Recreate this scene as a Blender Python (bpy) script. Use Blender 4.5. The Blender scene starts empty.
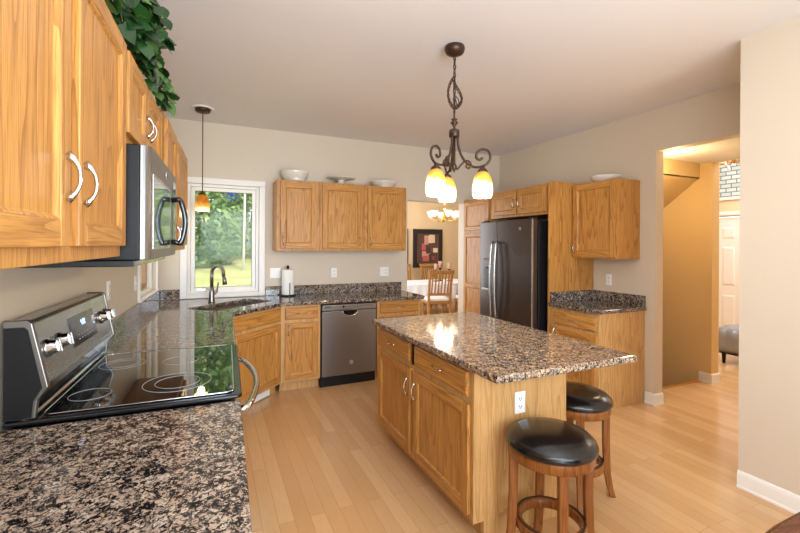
import bpy, bmesh, math, random
from mathutils import Vector, Matrix
PI = math.pi
S = bpy.context.scene
C = S.collection
random.seed(7)

# ------------------------------------------------------------------ camera
EYE = 1.489
cam_d = bpy.data.cameras.new('camera'); cam = bpy.data.objects.new('camera', cam_d); C.objects.link(cam)
cam_d.sensor_width = 36; cam_d.lens = 411.4 * 36 / 800
cam_d.shift_y = -(266.5 - 245.1) / 800
cam_d.clip_start = 0.02; cam_d.clip_end = 300
cam.matrix_world = (Matrix.Translation((0, 0, EYE)) @ Matrix.Rotation(-0.4287, 4, 'Z')
                    @ Matrix.Rotation(PI / 2, 4, 'X') @ Matrix.Rotation(0.0058, 4, 'Z'))
S.camera = cam

# ------------------------------------------------------------------ light and exposure
S.view_settings.view_transform = 'Standard'; S.view_settings.look = 'None'
S.view_settings.gamma = 1; S.view_settings.use_curve_mapping = False
S.view_settings.exposure = -0.12
W = bpy.data.worlds.new('sky'); S.world = W; W.use_nodes = True
bgn = W.node_tree.nodes['Background']
bgn.inputs[0].default_value = (0.80, 0.90, 1.0, 1); bgn.inputs[1].default_value = 2.5

def lamp(name, kind, loc, power, color=(1, 1, 1), size=None, size_y=None, target=None, radius=None, parent=None):
    d = bpy.data.lights.new(name, kind); d.energy = power; d.color = color
    if kind == 'AREA':
        d.shape = 'RECTANGLE'; d.size = size; d.size_y = size_y or size
    elif kind == 'SUN': d.angle = 0.02
    elif radius is not None: d.shadow_soft_size = radius
    o = bpy.data.objects.new(name, d); C.objects.link(o); o.location = loc
    if target is not None:
        o.rotation_euler = (Vector(target) - Vector(loc)).to_track_quat('-Z', 'Y').to_euler()
    if parent is not None: o.parent = parent
    return o
lamp('sun', 'SUN', (4, -10, 15), 5.0, (1, .95, .86), target=(0, 2, 0))
# fill added at the open rear end, standing in for unseen glazing
lamp('rear_fill', 'AREA', (.75, -3.9, 1.35), 235, (.74, .87, 1), 2.6, 2.4, target=(-.9, 2, 3.0))
# added fill beside the camera, aimed up to brighten the ceiling
lamp('ceiling_fill', 'AREA', (.5, -.3, 1.75), 58, (.76, .88, 1), 1.4, 1.4, target=(.9, .9, 2.78))
# added overhead fill with no fixture, brightening floor and worktops evenly
lamp('overhead_fill', 'AREA', (1.2, 1.6, 2.74), 12, (.9, .95, 1), 1.8, 3.4, target=(1.2, 1.6, 0))
# dining room, hall and foyer
lamp('dining_daylight', 'AREA', (1.55, 7.0, 1.5), 100, (.86, .93, 1), 2.6, 1.7, target=(5, 7.0, 1.3))
lamp('hall_ceiling_lamp', 'POINT', (4.1, 2.55, 2.2), 11, (1, .72, .34), radius=.06)
lamp('stair_lamp', 'POINT', (4.3, 3.2, 1.95), 10, (1, .72, .36), radius=.08)
lamp('foyer_daylight', 'AREA', (6.4, 2.6, 3.3), 100, (.95, .97, 1), 1.6, 1.6, target=(6.4, 2.8, 0))

# ------------------------------------------------------------------ materials
def srgb(r, g, b):
    f = lambda c: (c / 255 / 12.92) if c / 255 <= .04045 else ((c / 255 + .055) / 1.055) ** 2.4
    return (f(r), f(g), f(b), 1)
def mat(name, color=(128, 128, 128), rough=.5, metal=0.0, spec=.5, emit=None, emit_s=0, coat=0, trans=0, alpha=1):
    m = bpy.data.materials.new(name); m.use_nodes = True
    b = m.node_tree.nodes['Principled BSDF']
    b.inputs['Base Color'].default_value = srgb(*color); b.inputs['Roughness'].default_value = rough
    b.inputs['Metallic'].default_value = metal; b.inputs['Specular IOR Level'].default_value = spec
    b.inputs['Coat Weight'].default_value = coat; b.inputs['Transmission Weight'].default_value = trans
    if emit: b.inputs['Emission Color'].default_value = srgb(*emit); b.inputs['Emission Strength'].default_value = emit_s
    return m
class N:
    """tiny node helper"""
    def __init__(s, m): s.t = m.node_tree; s.b = s.t.nodes['Principled BSDF']
    def n(s, ty, **k):
        x = s.t.nodes.new(ty)
        for a, v in k.items(): setattr(x, a, v)
        return x
    def l(s, a, b): s.t.links.new(a, b)
    def math(s, op, a, b=None):
        x = s.n('ShaderNodeMath', operation=op)
        for i, v in enumerate((a, b)):
            if v is None: continue
            if isinstance(v, (int, float)): x.inputs[i].default_value = v
            else: s.l(v, x.inputs[i])
        return x.outputs[0]
    def mapping(s, scale, rot=(0, 0, 0), rand=True, obj=True):
        tc = s.n('ShaderNodeTexCoord'); mp = s.n('ShaderNodeMapping')
        mp.inputs['Scale'].default_value = scale; mp.inputs['Rotation'].default_value = rot
        src = tc.outputs['Object']
        if not obj:
            g = s.n('ShaderNodeNewGeometry'); src = g.outputs['Position']
        if rand:
            oi = s.n('ShaderNodeObjectInfo'); cx = s.n('ShaderNodeCombineXYZ')
            for i, k in enumerate((7.3, 5.1, 9.7)): s.l(s.math('MULTIPLY', oi.outputs['Random'], k), cx.inputs[i])
            va = s.n('ShaderNodeVectorMath', operation='ADD'); s.l(src, va.inputs[0]); s.l(cx.outputs[0], va.inputs[1]); src = va.outputs[0]
        s.l(src, mp.inputs['Vector']); return mp.outputs[0]
    def noise(s, vec, scale, detail=3, rough=.5):
        x = s.n('ShaderNodeTexNoise'); x.inputs['Scale'].default_value = scale; x.inputs['Detail'].default_value = detail
        x.inputs['Roughness'].default_value = rough; s.l(vec, x.inputs['Vector']); return x.outputs['Fac']
    def ramp(s, fac, stops, interp='LINEAR'):
        x = s.n('ShaderNodeValToRGB'); e = x.color_ramp; e.interpolation = interp
        while len(e.elements) < len(stops): e.elements.new(.5)
        for el, (p, c) in zip(e.elements, stops): el.position = p; el.color = srgb(*c)
        s.l(fac, x.inputs[0]); return x.outputs[0]
    def mix(s, fac, a, b, mode='MIX'):
        x = s.n('ShaderNodeMix', data_type='RGBA', blend_type=mode)
        if isinstance(fac, (int, float)): x.inputs[0].default_value = fac
        else: s.l(fac, x.inputs[0])
        for i, v in ((6, a), (7, b)):
            if isinstance(v, tuple): x.inputs[i].default_value = v
            else: s.l(v, x.inputs[i])
        return x.outputs[2]
    def bump(s, h, strength=.2, dist=.002):
        x = s.n('ShaderNodeBump'); x.inputs['Strength'].default_value = strength; x.inputs['Distance'].default_value = dist
        s.l(h, x.inputs['Height']); s.l(x.outputs[0], s.b.inputs['Normal'])
    def color(s, c): s.l(c, s.b.inputs['Base Color'])

def oak(name, axis, light=(210, 155, 84), mid=(194, 136, 66), dark=(128, 76, 30), rough=.38):
    m = mat(name, light, rough, spec=.35); k = N(m)
    st = {'z': (1, 1, .075), 'x': (.075, 1, 1), 'y': (1, .075, 1)}[axis]
    v = k.mapping(st)
    rings = k.noise(v, 8.0, 2.0, .45)                       # contour lines of a stretched field: cathedral figure
    band = k.math('FRACT', k.math('MULTIPLY', rings, 13.0))
    band = k.math('POWER', band, 3.2)
    v2 = k.mapping(tuple(a if a == 1 else .03 for a in st))
    fine = k.noise(v2, 260, 2, .6); broad = k.noise(v, 3, 2)
    base = k.mix(broad, srgb(*mid), srgb(*light))
    g = k.mix(k.math('MULTIPLY', band, .62), base, srgb(*dark))
    fr = k.math('MULTIPLY', k.math('SUBTRACT', fine, .47), 2.6)
    fr = k.math('MAXIMUM', k.math('MINIMUM', fr, .7), 0)
    k.color(k.mix(fr, g, srgb(*dark))); k.bump(fine, .12, .001)
    return m
OAK = oak('honey_oak', 'z'); OAKX = oak('honey_oak_rail', 'x')
OAKP = oak('pale_oak_veneer', 'z', (216, 174, 116), (206, 160, 100), (160, 112, 62), .4)
OAKM = [OAK, OAKX]
STOOLW = oak('walnut_stain', 'z', (160, 100, 48), (142, 84, 38), (96, 52, 22), .26)
DARKW = oak('dark_mahogany', 'x', (110, 58, 34), (92, 46, 26), (50, 24, 14), .25)
CHAIRW = oak('chair_oak', 'z', (192, 142, 84), (178, 126, 70), (132, 86, 44), .35)

def granite(name, shift, tan=((156, 138, 124), (182, 163, 146), (200, 184, 168))):
    m = mat(name, (120, 100, 85), .07, spec=.6); k = N(m)
    v0 = k.mapping((1, 1, 1), rand=False, obj=False)
    nz = k.n('ShaderNodeTexNoise'); nz.inputs['Scale'].default_value = 60; nz.inputs['Detail'].default_value = 2
    k.l(v0, nz.inputs['Vector'])
    ad = k.n('ShaderNodeVectorMath', operation='SCALE'); k.l(nz.outputs['Color'], ad.inputs[0]); ad.inputs['Scale'].default_value = .022
    vv = k.n('ShaderNodeVectorMath', operation='ADD'); k.l(v0, vv.inputs[0]); k.l(ad.outputs[0], vv.inputs[1])
    def vor(scale, feature='F1'):
        x = k.n('ShaderNodeTexVoronoi', feature=feature); x.inputs['Scale'].default_value = scale; k.l(vv.outputs[0], x.inputs['Vector']); return x
    a = vor(50); sep = k.n('ShaderNodeSeparateColor'); k.l(a.outputs['Color'], sep.inputs[0])
    cell = k.ramp(k.math('SUBTRACT', sep.outputs[0], shift), [(0, (24, 22, 25)), (.17, (58, 50, 50)), (.27, tan[0]), (.52, tan[1]), (.76, tan[2]), (.93, (132, 128, 130))], 'CONSTANT')
    edge = vor(50, 'DISTANCE_TO_EDGE')
    em = k.math('LESS_THAN', edge.outputs['Distance'], .075)
    c = k.mix(k.math('MULTIPLY', em, .85), cell, srgb(30, 27, 29))
    b = vor(150); sb = k.n('ShaderNodeSeparateColor'); k.l(b.outputs['Color'], sb.inputs[0])
    sp = k.ramp(sb.outputs[1], [(0, (28, 26, 30)), (.42, (96, 82, 74)), (.6, (190, 166, 142))], 'CONSTANT')
    msk = k.math('GREATER_THAN', sb.outputs[2], .55)
    c = k.mix(k.math('MULTIPLY', msk, .85), c, sp)
    d_ = vor(330); sd = k.n('ShaderNodeSeparateColor'); k.l(d_.outputs['Color'], sd.inputs[0])
    c = k.mix(k.math('MULTIPLY', k.math('GREATER_THAN', sd.outputs[0], .84), .8), c, srgb(34, 30, 32))
    c = k.mix(k.math('MULTIPLY', k.math('GREATER_THAN', sd.outputs[1], .88), .5), c, srgb(206, 188, 170))
    k.color(c)
    return m
GRAN = granite('granite', .07); GRAN_SHADED = granite('shaded_granite', .30)  # second is the same stone with the back counter's shade in its colours
GRAN_LIT = granite('lit_granite', -.12, ((172, 140, 108), (198, 166, 130), (216, 188, 154)))  # same stone again, the chandelier's warm light put into its colours

def floor_mat():
    m = mat('maple_strip_floor', (214, 170, 118), .2, coat=.1); k = N(m)
    v = k.mapping((1, 1, 1), (0, 0, PI / 2), rand=False, obj=False)
    br = k.n('ShaderNodeTexBrick'); k.l(v, br.inputs['Vector'])
    br.offset = .37; br.inputs['Scale'].default_value = 1
    br.inputs['Brick Width'].default_value = .95; br.inputs['Row Height'].default_value = .083
    br.inputs['Mortar Size'].default_value = .0011; br.inputs['Mortar Smooth'].default_value = .3; br.inputs['Bias'].default_value = 0
    br.inputs['Color1'].default_value = srgb(224, 186, 138); br.inputs['Color2'].default_value = srgb(204, 160, 110)
    br.inputs['Mortar'].default_value = srgb(160, 112, 66)
    g = k.noise(k.mapping((14, 1, 1), rand=False, obj=False), 6, 3)
    b = k.noise(k.mapping((1, .3, 1), rand=False, obj=False), 2.5, 2)
    c = k.mix(k.math('MULTIPLY', g, .45), br.outputs['Color'], srgb(188, 140, 90))
    c = k.mix(k.math('MULTIPLY', b, .35), c, srgb(224, 182, 136))
    k.color(c); k.l(k.math('ADD', k.math('MULTIPLY', g, .12), .09), k.b.inputs['Roughness'])
    return m
FLOOR = floor_mat()

def paint(name, col, rough=.6, bump=.04):
    m = mat(name, col, rough, spec=.3); k = N(m)
    n = k.noise(k.mapping((1, 1, 1), rand=False, obj=False), 180, 2); k.bump(n, bump, .001); return m
WALL = paint('greige_wall_paint', (214, 200, 181), .45)
WALLH = paint('hall_wall_paint', (222, 192, 140), .5)
WALLD = paint('dining_wall_paint', (226, 202, 164), .5)
CEIL = paint('ceiling_paint', (236, 233, 235), .7, .08)
TRIM = mat('white_trim_paint', (240, 236, 230), .35)
WHITE = mat('white_plastic', (244, 242, 238), .3)
CERAM = mat('glazed_ceramic', (222, 218, 208), .18, coat=.4)
PAPER = mat('paper_towel', (246, 243, 238), .9)
CLOTH = mat('white_tablecloth', (240, 242, 248), .8)
NICKEL = mat('brushed_nickel', (206, 202, 196), .22, 1)
CHROME = mat('chrome', (205, 206, 208), .12, 1)
GUN = mat('faucet_nickel', (140, 134, 128), .28, 1)
BRONZE = mat('oil_rubbed_bronze', (74, 54, 42), .4, .6)
BLACK = mat('black_plastic', (20, 20, 22), .4, spec=.3)
BLACKG = mat('black_gloss', (14, 14, 16), .08)
GASKET = mat('dark_gasket', (40, 38, 38), .6)
def brushed(name, col, rough, axis='x', metal=.9):
    m = mat(name, col, rough, metal); k = N(m)
    v = k.mapping({'x': (.01, 1, 1), 'z': (1, 1, .01)}[axis], rand=False); n = k.noise(v, 400, 2)
    k.l(k.math('ADD', k.math('MULTIPLY', n, .14), rough - .07), k.b.inputs['Roughness']); return m
STEEL = brushed('stainless_steel', (176, 174, 171), .27)
MWST = brushed('microwave_steel', (128, 126, 123), .36)
SLATE = brushed('slate_steel', (134, 127, 121), .34)
FSLATE = brushed('fridge_slate_steel', (98, 93, 90), .32)
LEATH = mat('black_leather', (18, 17, 18), .2, spec=.6)
k = N(LEATH); k.bump(k.noise(k.mapping((1, 1, 1)), 220, 3), .12, .001)
BENCHL = mat('pewter_leather', (150, 158, 174), .24, .55)
GLASS = mat('window_glass', (255, 255, 255), 0.0, trans=1, spec=.5)
k = N(GLASS)
tr = k.n('ShaderNodeBsdfTransparent'); gl = k.n('ShaderNodeBsdfGlossy'); gl.inputs['Roughness'].default_value = .01
mx = k.n('ShaderNodeMixShader'); mx.inputs[0].default_value = .006
k.l(tr.outputs[0], mx.inputs[1]); k.l(gl.outputs[0], mx.inputs[2]); k.l(mx.outputs[0], k.t.nodes['Material Output'].inputs[0])
COOK = mat('ceramic_cooktop_glass', (12, 12, 14), .03, spec=.7, coat=.5)
LCD = mat('display_glass', (22, 22, 24), .1)
LED = mat('display_digits', (200, 220, 255), .4, emit=(190, 215, 255), emit_s=1.5)
PRINT = mat('printed_marking', (170, 172, 176), .4)
LOGO = mat('emblem_silver', (220, 220, 220), .3, .6)
STICK = mat('blue_sticker', (40, 88, 200), .5)
MIRR = mat('microwave_door_glass', (150, 158, 156), .06, .85)

def shade_mat(name, strength, lo=0.0):
    m = mat(name, (255, 230, 180), .25); k = N(m)
    tc = k.n('ShaderNodeTexCoord'); sx = k.n('ShaderNodeSeparateXYZ'); k.l(tc.outputs['Object'], sx.inputs[0])
    nz = k.noise(tc.outputs['Object'], 9, 2)
    h = k.math('ADD', sx.outputs[2], k.math('MULTIPLY', k.math('SUBTRACT', nz, .5), .09))
    f = k.math('ADD', k.math('DIVIDE', k.math('ADD', h, .085), .17), lo)
    c = k.ramp(f, [(0, (255, 240, 205)), (.52, (255, 238, 200)), (.68, (246, 186, 70)), (1, (206, 122, 22))])
    k.color(c); k.l(c, k.b.inputs['Emission Color'])
    st = k.ramp(f, [(0, (255, 255, 255)), (.5, (235, 235, 235)), (.72, (150, 150, 150)), (1, (110, 110, 110))])
    k.l(k.math('MULTIPLY', st, strength), k.b.inputs['Emission Strength']); return m
SHADE = shade_mat('amber_art_glass', 1.5)
PSHADE = shade_mat('amber_pendant_glass', .8, .36)
WSHADE = mat('frosted_lamp_glass', (255, 248, 232), .4, emit=(255, 244, 220), emit_s=1.6)
BRASS = mat('antique_brass', (196, 150, 74), .3, .9)

def leaf_mat(name, cols, rough=.45):
    m = mat(name, cols[0], rough); k = N(m); g = k.n('ShaderNodeNewGeometry')
    k.color(k.ramp(g.outputs['Random Per Island'], [(i / (len(cols) - 1), c) for i, c in enumerate(cols)])); return m
POTH = leaf_mat('pothos_leaf', [(22, 48, 22), (30, 66, 28), (44, 84, 36), (26, 58, 26), (92, 128, 60), (34, 70, 30)], .3)
STEM = mat('green_stem', (84, 104, 52), .5)
TERRA = mat('woven_basket', (120, 84, 52), .8)
BARK = mat('tree_bark', (92, 78, 64), .9); BIRCH = mat('birch_bark', (226, 222, 214), .8)
LEAFA = leaf_mat('summer_leaves', [(96, 130, 62), (150, 176, 98), (196, 208, 140), (120, 152, 80)], .6)
LEAFB = leaf_mat('spruce_needles', [(50, 84, 48), (110, 142, 80), (160, 182, 116), (74, 110, 62)], .6)
GRASS = mat('lawn_grass', (150, 160, 80), .9); k = N(GRASS)
k.color(k.ramp(k.noise(k.mapping((1, 1, 1), rand=False, obj=False), 1.3, 6, .7), [(.3, (116, 128, 66)), (.5, (156, 156, 92)), (.7, (198, 184, 130))]))

# ------------------------------------------------------------------ mesh helpers
class M:
    def __init__(s): s.bm = bmesh.new(); s.mi = 0
    def _f(s, vs, smooth=False):
        try:
            f = s.bm.faces.new(vs); f.material_index = s.mi; f.smooth = smooth; return f
        except ValueError: return None
    def box(s, x0, x1, y0, y1, z0, z1):
        v = [s.bm.verts.new((x, y, z)) for z in (z0, z1) for y in (y0, y1) for x in (x0, x1)]
        for q in ((0, 2, 3, 1), (4, 5, 7, 6), (0, 1, 5, 4), (2, 6, 7, 3), (0, 4, 6, 2), (1, 3, 7, 5)): s._f([v[i] for i in q])
        return s
    def hexa(s, lo, hi):
        """prism between two polygons with the same corner count"""
        a = [s.bm.verts.new(p) for p in lo]; b = [s.bm.verts.new(p) for p in hi]; n = len(a)
        s._f(a[::-1]); s._f(b)
        for i in range(n): s._f([a[i], a[(i + 1) % n], b[(i + 1) % n], b[i]])
        return s
    def prism(s, poly, z0, z1): return s.hexa([(x, y, z0) for x, y in poly], [(x, y, z1) for x, y in poly])
    def tube(s, pts, r, seg=8, cap=True, closed=False, flat=1.0):
        pts = [Vector(p) for p in pts]; n = len(pts); rs = r if isinstance(r, (list, tuple)) else [r] * n
        tan = []
        for i in range(n):
            if closed: t = pts[(i + 1) % n] - pts[i - 1]
            else: t = pts[min(i + 1, n - 1)] - pts[max(i - 1, 0)]
            tan.append(t.normalized())
        up = Vector((0, 0, 1)) if abs(tan[0].z) < .9 else Vector((1, 0, 0))
        nv = (up - tan[0] * up.dot(tan[0])).normalized(); rings = []
        for i in range(n):
            nv = (nv - tan[i] * nv.dot(tan[i])).normalized(); bv = tan[i].cross(nv)
            rings.append([s.bm.verts.new(pts[i] + (nv * math.cos(2 * PI * j / seg) * flat + bv * math.sin(2 * PI * j / seg)) * rs[i]) for j in range(seg)])
        for i in range(n if closed else n - 1):
            a, b = rings[i], rings[(i + 1) % n]
            for j in range(seg): s._f([a[j], a[(j + 1) % seg], b[(j + 1) % seg], b[j]], True)
        if cap and not closed: s._f(rings[0][::-1]); s._f(rings[-1])
        return s
    def lathe(s, prof, c=(0, 0, 0), seg=24, sx=1, sy=1):
        c = Vector(c); rings = []
        for r, z in prof:
            if r < 1e-6: rings.append([s.bm.verts.new(c + Vector((0, 0, z)))])
            else: rings.append([s.bm.verts.new(c + Vector((r * sx * math.cos(2 * PI * j / seg), r * sy * math.sin(2 * PI * j / seg), z))) for j in range(seg)])
        for a, b in zip(rings, rings[1:]):
            if len(a) == 1 and len(b) == 1: continue
            for j in range(seg):
                k = (j + 1) % seg
                if len(a) == 1: s._f([a[0], b[k], b[j]], True)
                elif len(b) == 1: s._f([a[j], a[k], b[0]], True)
                else: s._f([a[j], a[k], b[k], b[j]], True)
        return s
    def disc(s, c, r, ax='y', t=.003, seg=24):
        """flat cylinder whose axis is x, y or z"""
        c = Vector(c); e = {'x': (1, 0, 0), 'y': (0, 1, 0), 'z': (0, 0, 1)}[ax]; e = Vector(e)
        return s.tube([c - e * t / 2, c + e * t / 2], r, seg)
    def xf(s, mtx): bmesh.ops.transform(s.bm, matrix=mtx, verts=s.bm.verts[:]); return s
    def build(s, name, mats, parent=None, bevel=0, seg=2, fix=True):
        if fix: bmesh.ops.recalc_face_normals(s.bm, faces=s.bm.faces[:])
        me = bpy.data.meshes.new(name); s.bm.to_mesh(me); s.bm.free()
        for m in (mats if isinstance(mats, (list, tuple)) else [mats]): me.materials.append(m)
        o = bpy.data.objects.new(name, me); C.objects.link(o)
        if parent is not None: o.parent = parent
        if bevel:
            b = o.modifiers.new('bevel', 'BEVEL'); b.width = bevel; b.segments = seg; b.limit_method = 'ANGLE'; b.angle_limit = .6
            b.harden_normals = False
        return o
def thing(name, label, cat, loc=(0, 0, 0), rz=0, group=None):
    o = bpy.data.objects.new(name, None); C.objects.link(o); o.empty_display_size = .05
    o.location = loc; o.rotation_euler = (0, 0, rz); return tag(o, label, cat, group)
def tag(o, label, cat, group=None):
    o['label'] = label; o['category'] = cat
    if group: o['group'] = group
    return o
def struct(o): o['kind'] = 'structure'; return o
def copy_tree(o, parent=None):
    c = o.copy(); C.objects.link(c)
    if parent is not None: c.parent = parent
    for ch in list(o.children): copy_tree(ch, c)
    return c
def rbox(x0, x1, z0, z1, r, n=5):
    """rounded rectangle outline in two axes"""
    out = []
    for cx, cz, a0 in ((x1 - r, z1 - r, 0), (x0 + r, z1 - r, PI / 2), (x0 + r, z0 + r, PI), (x1 - r, z0 + r, 3 * PI / 2)):
        for i in range(n + 1):
            a = a0 + PI / 2 * i / n; out.append((cx + r * math.cos(a), cz + r * math.sin(a)))
    return out

# ------------------------------------------------------------------ the setting
TH = .0314                                   # the left wall runs 1.8 degrees off the others
def Lw(u, v): return (-.651 + .0314 * u + v, u - .0314 * v)
LROT = PI / 2 - TH
CH = 2.78
def wall_rects(m, ax, c0, c1, a0, a1, z0, z1, holes):
    """wall slab between c0 and c1 on axis ax (x or y), spanning a0..a1, with rectangular holes (a,b,z,z)"""
    cuts = sorted(set([a0, a1] + [h for H in holes for h in H[:2]]))
    for p, q in zip(cuts, cuts[1:]):
        zs = [(z0, z1)]
        for h in holes:
            if h[0] <= p + 1e-6 and h[1] >= q - 1e-6:
                nz = []
                for s0, s1 in zs:
                    if h[2] > s0: nz.append((s0, min(s1, h[2])))
                    if h[3] < s1: nz.append((max(s0, h[3]), s1))
                zs = nz
        for s0, s1 in zs:
            if s1 - s0 < 1e-5: continue
            if ax == 'x': m.box(c0, c1, p, q, s0, s1)
            else: m.box(p, q, c0, c1, s0, s1)
    return m
YB, XR = 4.82, 3.78
fl = M()
for r in ((-.95, 3.9, -4, 4.97), (1.3, 7.6, 4.97, 9.45), (3.9, 5.08, 1.3, 2.79), (5.08, 7.8, 1.3, 4.95)): fl.box(r[0], r[1], r[2], r[3], -.12, 0)
struct(fl.build('floor', FLOOR))
ce = M(); ce.box(-.95, 3.9, -4, 4.97, CH, CH + .15); ce.box(1.3, 7.6, 4.97, 9.45, CH, CH + .15)
ce.box(3.9, 5.0, 1.3, 2.79, 2.42, 2.6); ce.box(5.0, 7.8, 1.3, 4.95, 3.4, 3.5); ce.box(4.99, 5.08, 1.3, 4.95, 2.42, 3.5)
struct(ce.build('ceiling', CEIL))
# back wall: main window and the doorway to the dining room
WX0, WX1, WZ0, WZ1 = -.235, .475, .965, 2.125
DX0, DX1, DZ = 2.307, 3.183, 2.075
struct(wall_rects(M(), 'y', YB, YB + .15, -.75, 3.9, 0, CH, [(WX0, WX1, WZ0, WZ1), (DX0, DX1, 0, DZ)]).build('wall_back', WALL))
# left wall with its corner window, built in its own frame
lw = wall_rects(M(), 'y', 0, .15, -4, 4.9, 0, CH, [(3.86, 4.70, 1.03, 2.12)])
o = struct(lw.build('wall_left', WALL)); o.location = (*Lw(0, 0), 0); o.rotation_euler.z = LROT
# right wall and the opening to the hall, near right wall
struct(wall_rects(M(), 'x', XR, XR + .115, 1.45, YB, 0, CH, [(1.45, 2.514, 0, 2.383)]).build('wall_right', WALL))
struct(M().box(2.985, XR + .115, -4, 1.45, 0, CH).build('wall_right_near', WALL))
# hall, stairwell and foyer
sw = M(); sw.box(4.95, 5.08, 2.66, 4.95, -1.6, 2.42); sw.box(3.895, 4.95, 4.8, 4.95, -1.6, 2.6); sw.box(3.895, 4.95, 2.79, 2.80, -1.6, -.12); sw.box(3.78, 5.08, 2.79, 4.95, -1.7, -1.6); sw.box(3.78, 3.895, 2.79, 4.95, -1.6, 0)
struct(sw.build('wall_stair', WALLH))
bk = M(); bk.box(3.9, 4.95, 2.79, 2.90, 2.25, 2.42)
struct(bk.build('trim_stair_header', WALLH))
so = M(); so.hexa([(3.9, 2.9, 2.25), (4.95, 2.9, 2.25), (4.95, 2.79, 2.25), (3.9, 2.79, 2.25)], [(3.9, 2.9, 2.26), (4.95, 2.9, 2.26), (4.95, 2.79, 2.26), (3.9, 2.79, 2.26)])
so.hexa([(3.9, 2.80, 2.25), (4.95, 2.80, 2.25), (4.95, 4.8, .70), (3.9, 4.8, .70)], [(3.9, 2.80, 2.40), (4.95, 2.80, 2.40), (4.95, 4.8, .85), (3.9, 4.8, .85)])
struct(so.build('ceiling_stair', WALLH))
struct(M().box(3.895, 7.8, 1.30, 1.45, 0, 3.5).build('wall_hall', WALLH))
FZ0, FZ1 = 2.30, 2.90
struct(wall_rects(M(), 'x', 7.6, 7.75, 1.45, 4.95, 0, 3.5, [(3.15, 4.07, 0, 1.985), (3.15, 4.07, FZ0, FZ1)]).build('wall_foyer', WALLD))
struct(M().box(5.08, 7.75, 4.85, 4.95, 0, 3.5).build('wall_foyer_side', WALLD))
# dining room
dn = M(); dn.box(1.3, 7.6, 9.3, 9.45, 0, CH); dn.box(1.3, 1.42, 4.97, 9.3, 0, CH); dn.box(7.45, 7.6, 4.97, 9.3, 0, CH); dn.box(3.9, 7.6, 4.96, 5.06, 0, CH)
struct(dn.build('wall_dining', WALLD))

def baseboard(name, pts):
    m = M(); prof = [(0, 0), (.018, 0), (.018, .012), (.014, .02), (.013, .085), (.008, .102), (0, .105)]
    pts = [Vector((x, y, 0)) for x, y in pts]; n = len(pts); rows = []
    for i in range(n):
        d0 = (pts[i] - pts[i - 1]).normalized() if i else None; d1 = (pts[i + 1] - pts[i]).normalized() if i < n - 1 else None
        n0 = Vector((d0.y, -d0.x, 0)) if d0 else None; n1 = Vector((d1.y, -d1.x, 0)) if d1 else None
        if n0 is None: k = n1
        elif n1 is None: k = n0
        else: k = (n0 + n1) / (1 + n0.dot(n1))
        rows.append([m.bm.verts.new(pts[i] + k * a + Vector((0, 0, z))) for a, z in prof])
    for a, b in zip(rows, rows[1:]):
        for j in range(len(prof) - 1): m._f([a[j], a[j + 1], b[j + 1], b[j]])
    m._f(rows[0]); m._f(rows[-1][::-1])
    return struct(m.build(name, TRIM))
baseboard('baseboard_right_near', [(2.985, 1.45), (2.985, -4)])
baseboard('baseboard_right', [(3.895, 2.514), (3.78, 2.514), (3.78, 2.60)][::-1])
baseboard('baseboard_stair', [(4.95, 2.78), (4.95, 2.66), (5.08, 2.66), (5.08, 4.8)])
baseboard('baseboard_dining', [(1.45, 9.3), (7.4, 9.3)])
# floor register edge at the stair head
struct(M().box(3.9, 4.95, 2.76, 2.80, -.02, .004).build('trim_stair_nosing', OAKX))

# main window (casing, frame, sash, glass)
w = bpy.data.objects.new('window_1', None); C.objects.link(w); struct(w)
m = M(); c = .065
m.box(WX0 - c, WX1 + c, YB - .022, YB + .002, WZ1, WZ1 + c); m.box(WX0 - c, WX0, YB - .022, YB + .002, .918, WZ1); m.box(WX1, WX1 + c, YB - .022, YB + .002, .918, WZ1)
m.box(WX0, WX1, YB - .022, YB + .002, .918, WZ0)
struct(m.build('casing', TRIM, w, .006, 3))
def ring(m, x0, x1, z0, z1, t, y0, y1):
    m.box(x0, x0 + t, y0, y1, z0, z1); m.box(x1 - t, x1, y0, y1, z0, z1); m.box(x0 + t, x1 - t, y0, y1, z0, z0 + t); m.box(x0 + t, x1 - t, y0, y1, z1 - t, z1); return m
struct(ring(M(), WX0, WX1, WZ0, WZ1, .03, YB + .02, YB + .12).build('frame', TRIM, w, .003))
struct(ring(M(), WX0 + .032, WX1 - .032, WZ0 + .02, WZ1 - .032, .04, YB + .035, YB + .085).build('sash', TRIM, w, .004))
struct(ring(M(), WX0 + .069, WX1 - .069, WZ0 + .057, WZ1 - .069, .005, YB + .04, YB + .07).build('gasket', GASKET, w))
struct(M().box(WX0 + .072, WX1 - .072, YB + .058, YB + .062, WZ0 + .06, WZ1 - .072).build('pane', GLASS, w))
m = M(); m.box(-.14, -.06, YB + .006, YB + .034, WZ0 + .03, WZ0 + .05); m.tube([(-.1, YB + .02, WZ0 + .05), (-.07, YB - .012, WZ0 + .062), (-.03, YB - .02, WZ0 + .045), (-.015, YB - .02, WZ0 + .03)], .006)
struct(m.build('crank', NICKEL, w))
m = M()
for z in (1.25, 1.75): m.box(WX1 - .03, WX1 - .012, YB + .005, YB + .03, z, z + .13)
struct(m.build('latch', WHITE, w, .004))
m = M()
for i in range(9):
    a = i * 2.4; r = .012 + .012 * (i % 3); m.disc((.186 + r * 1.6 * math.cos(a), YB + .0555, 2.02 + r * 1.5 * math.sin(a)), .013, 'y', .002, 8)
struct(m.build('decal', STICK, w))
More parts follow.
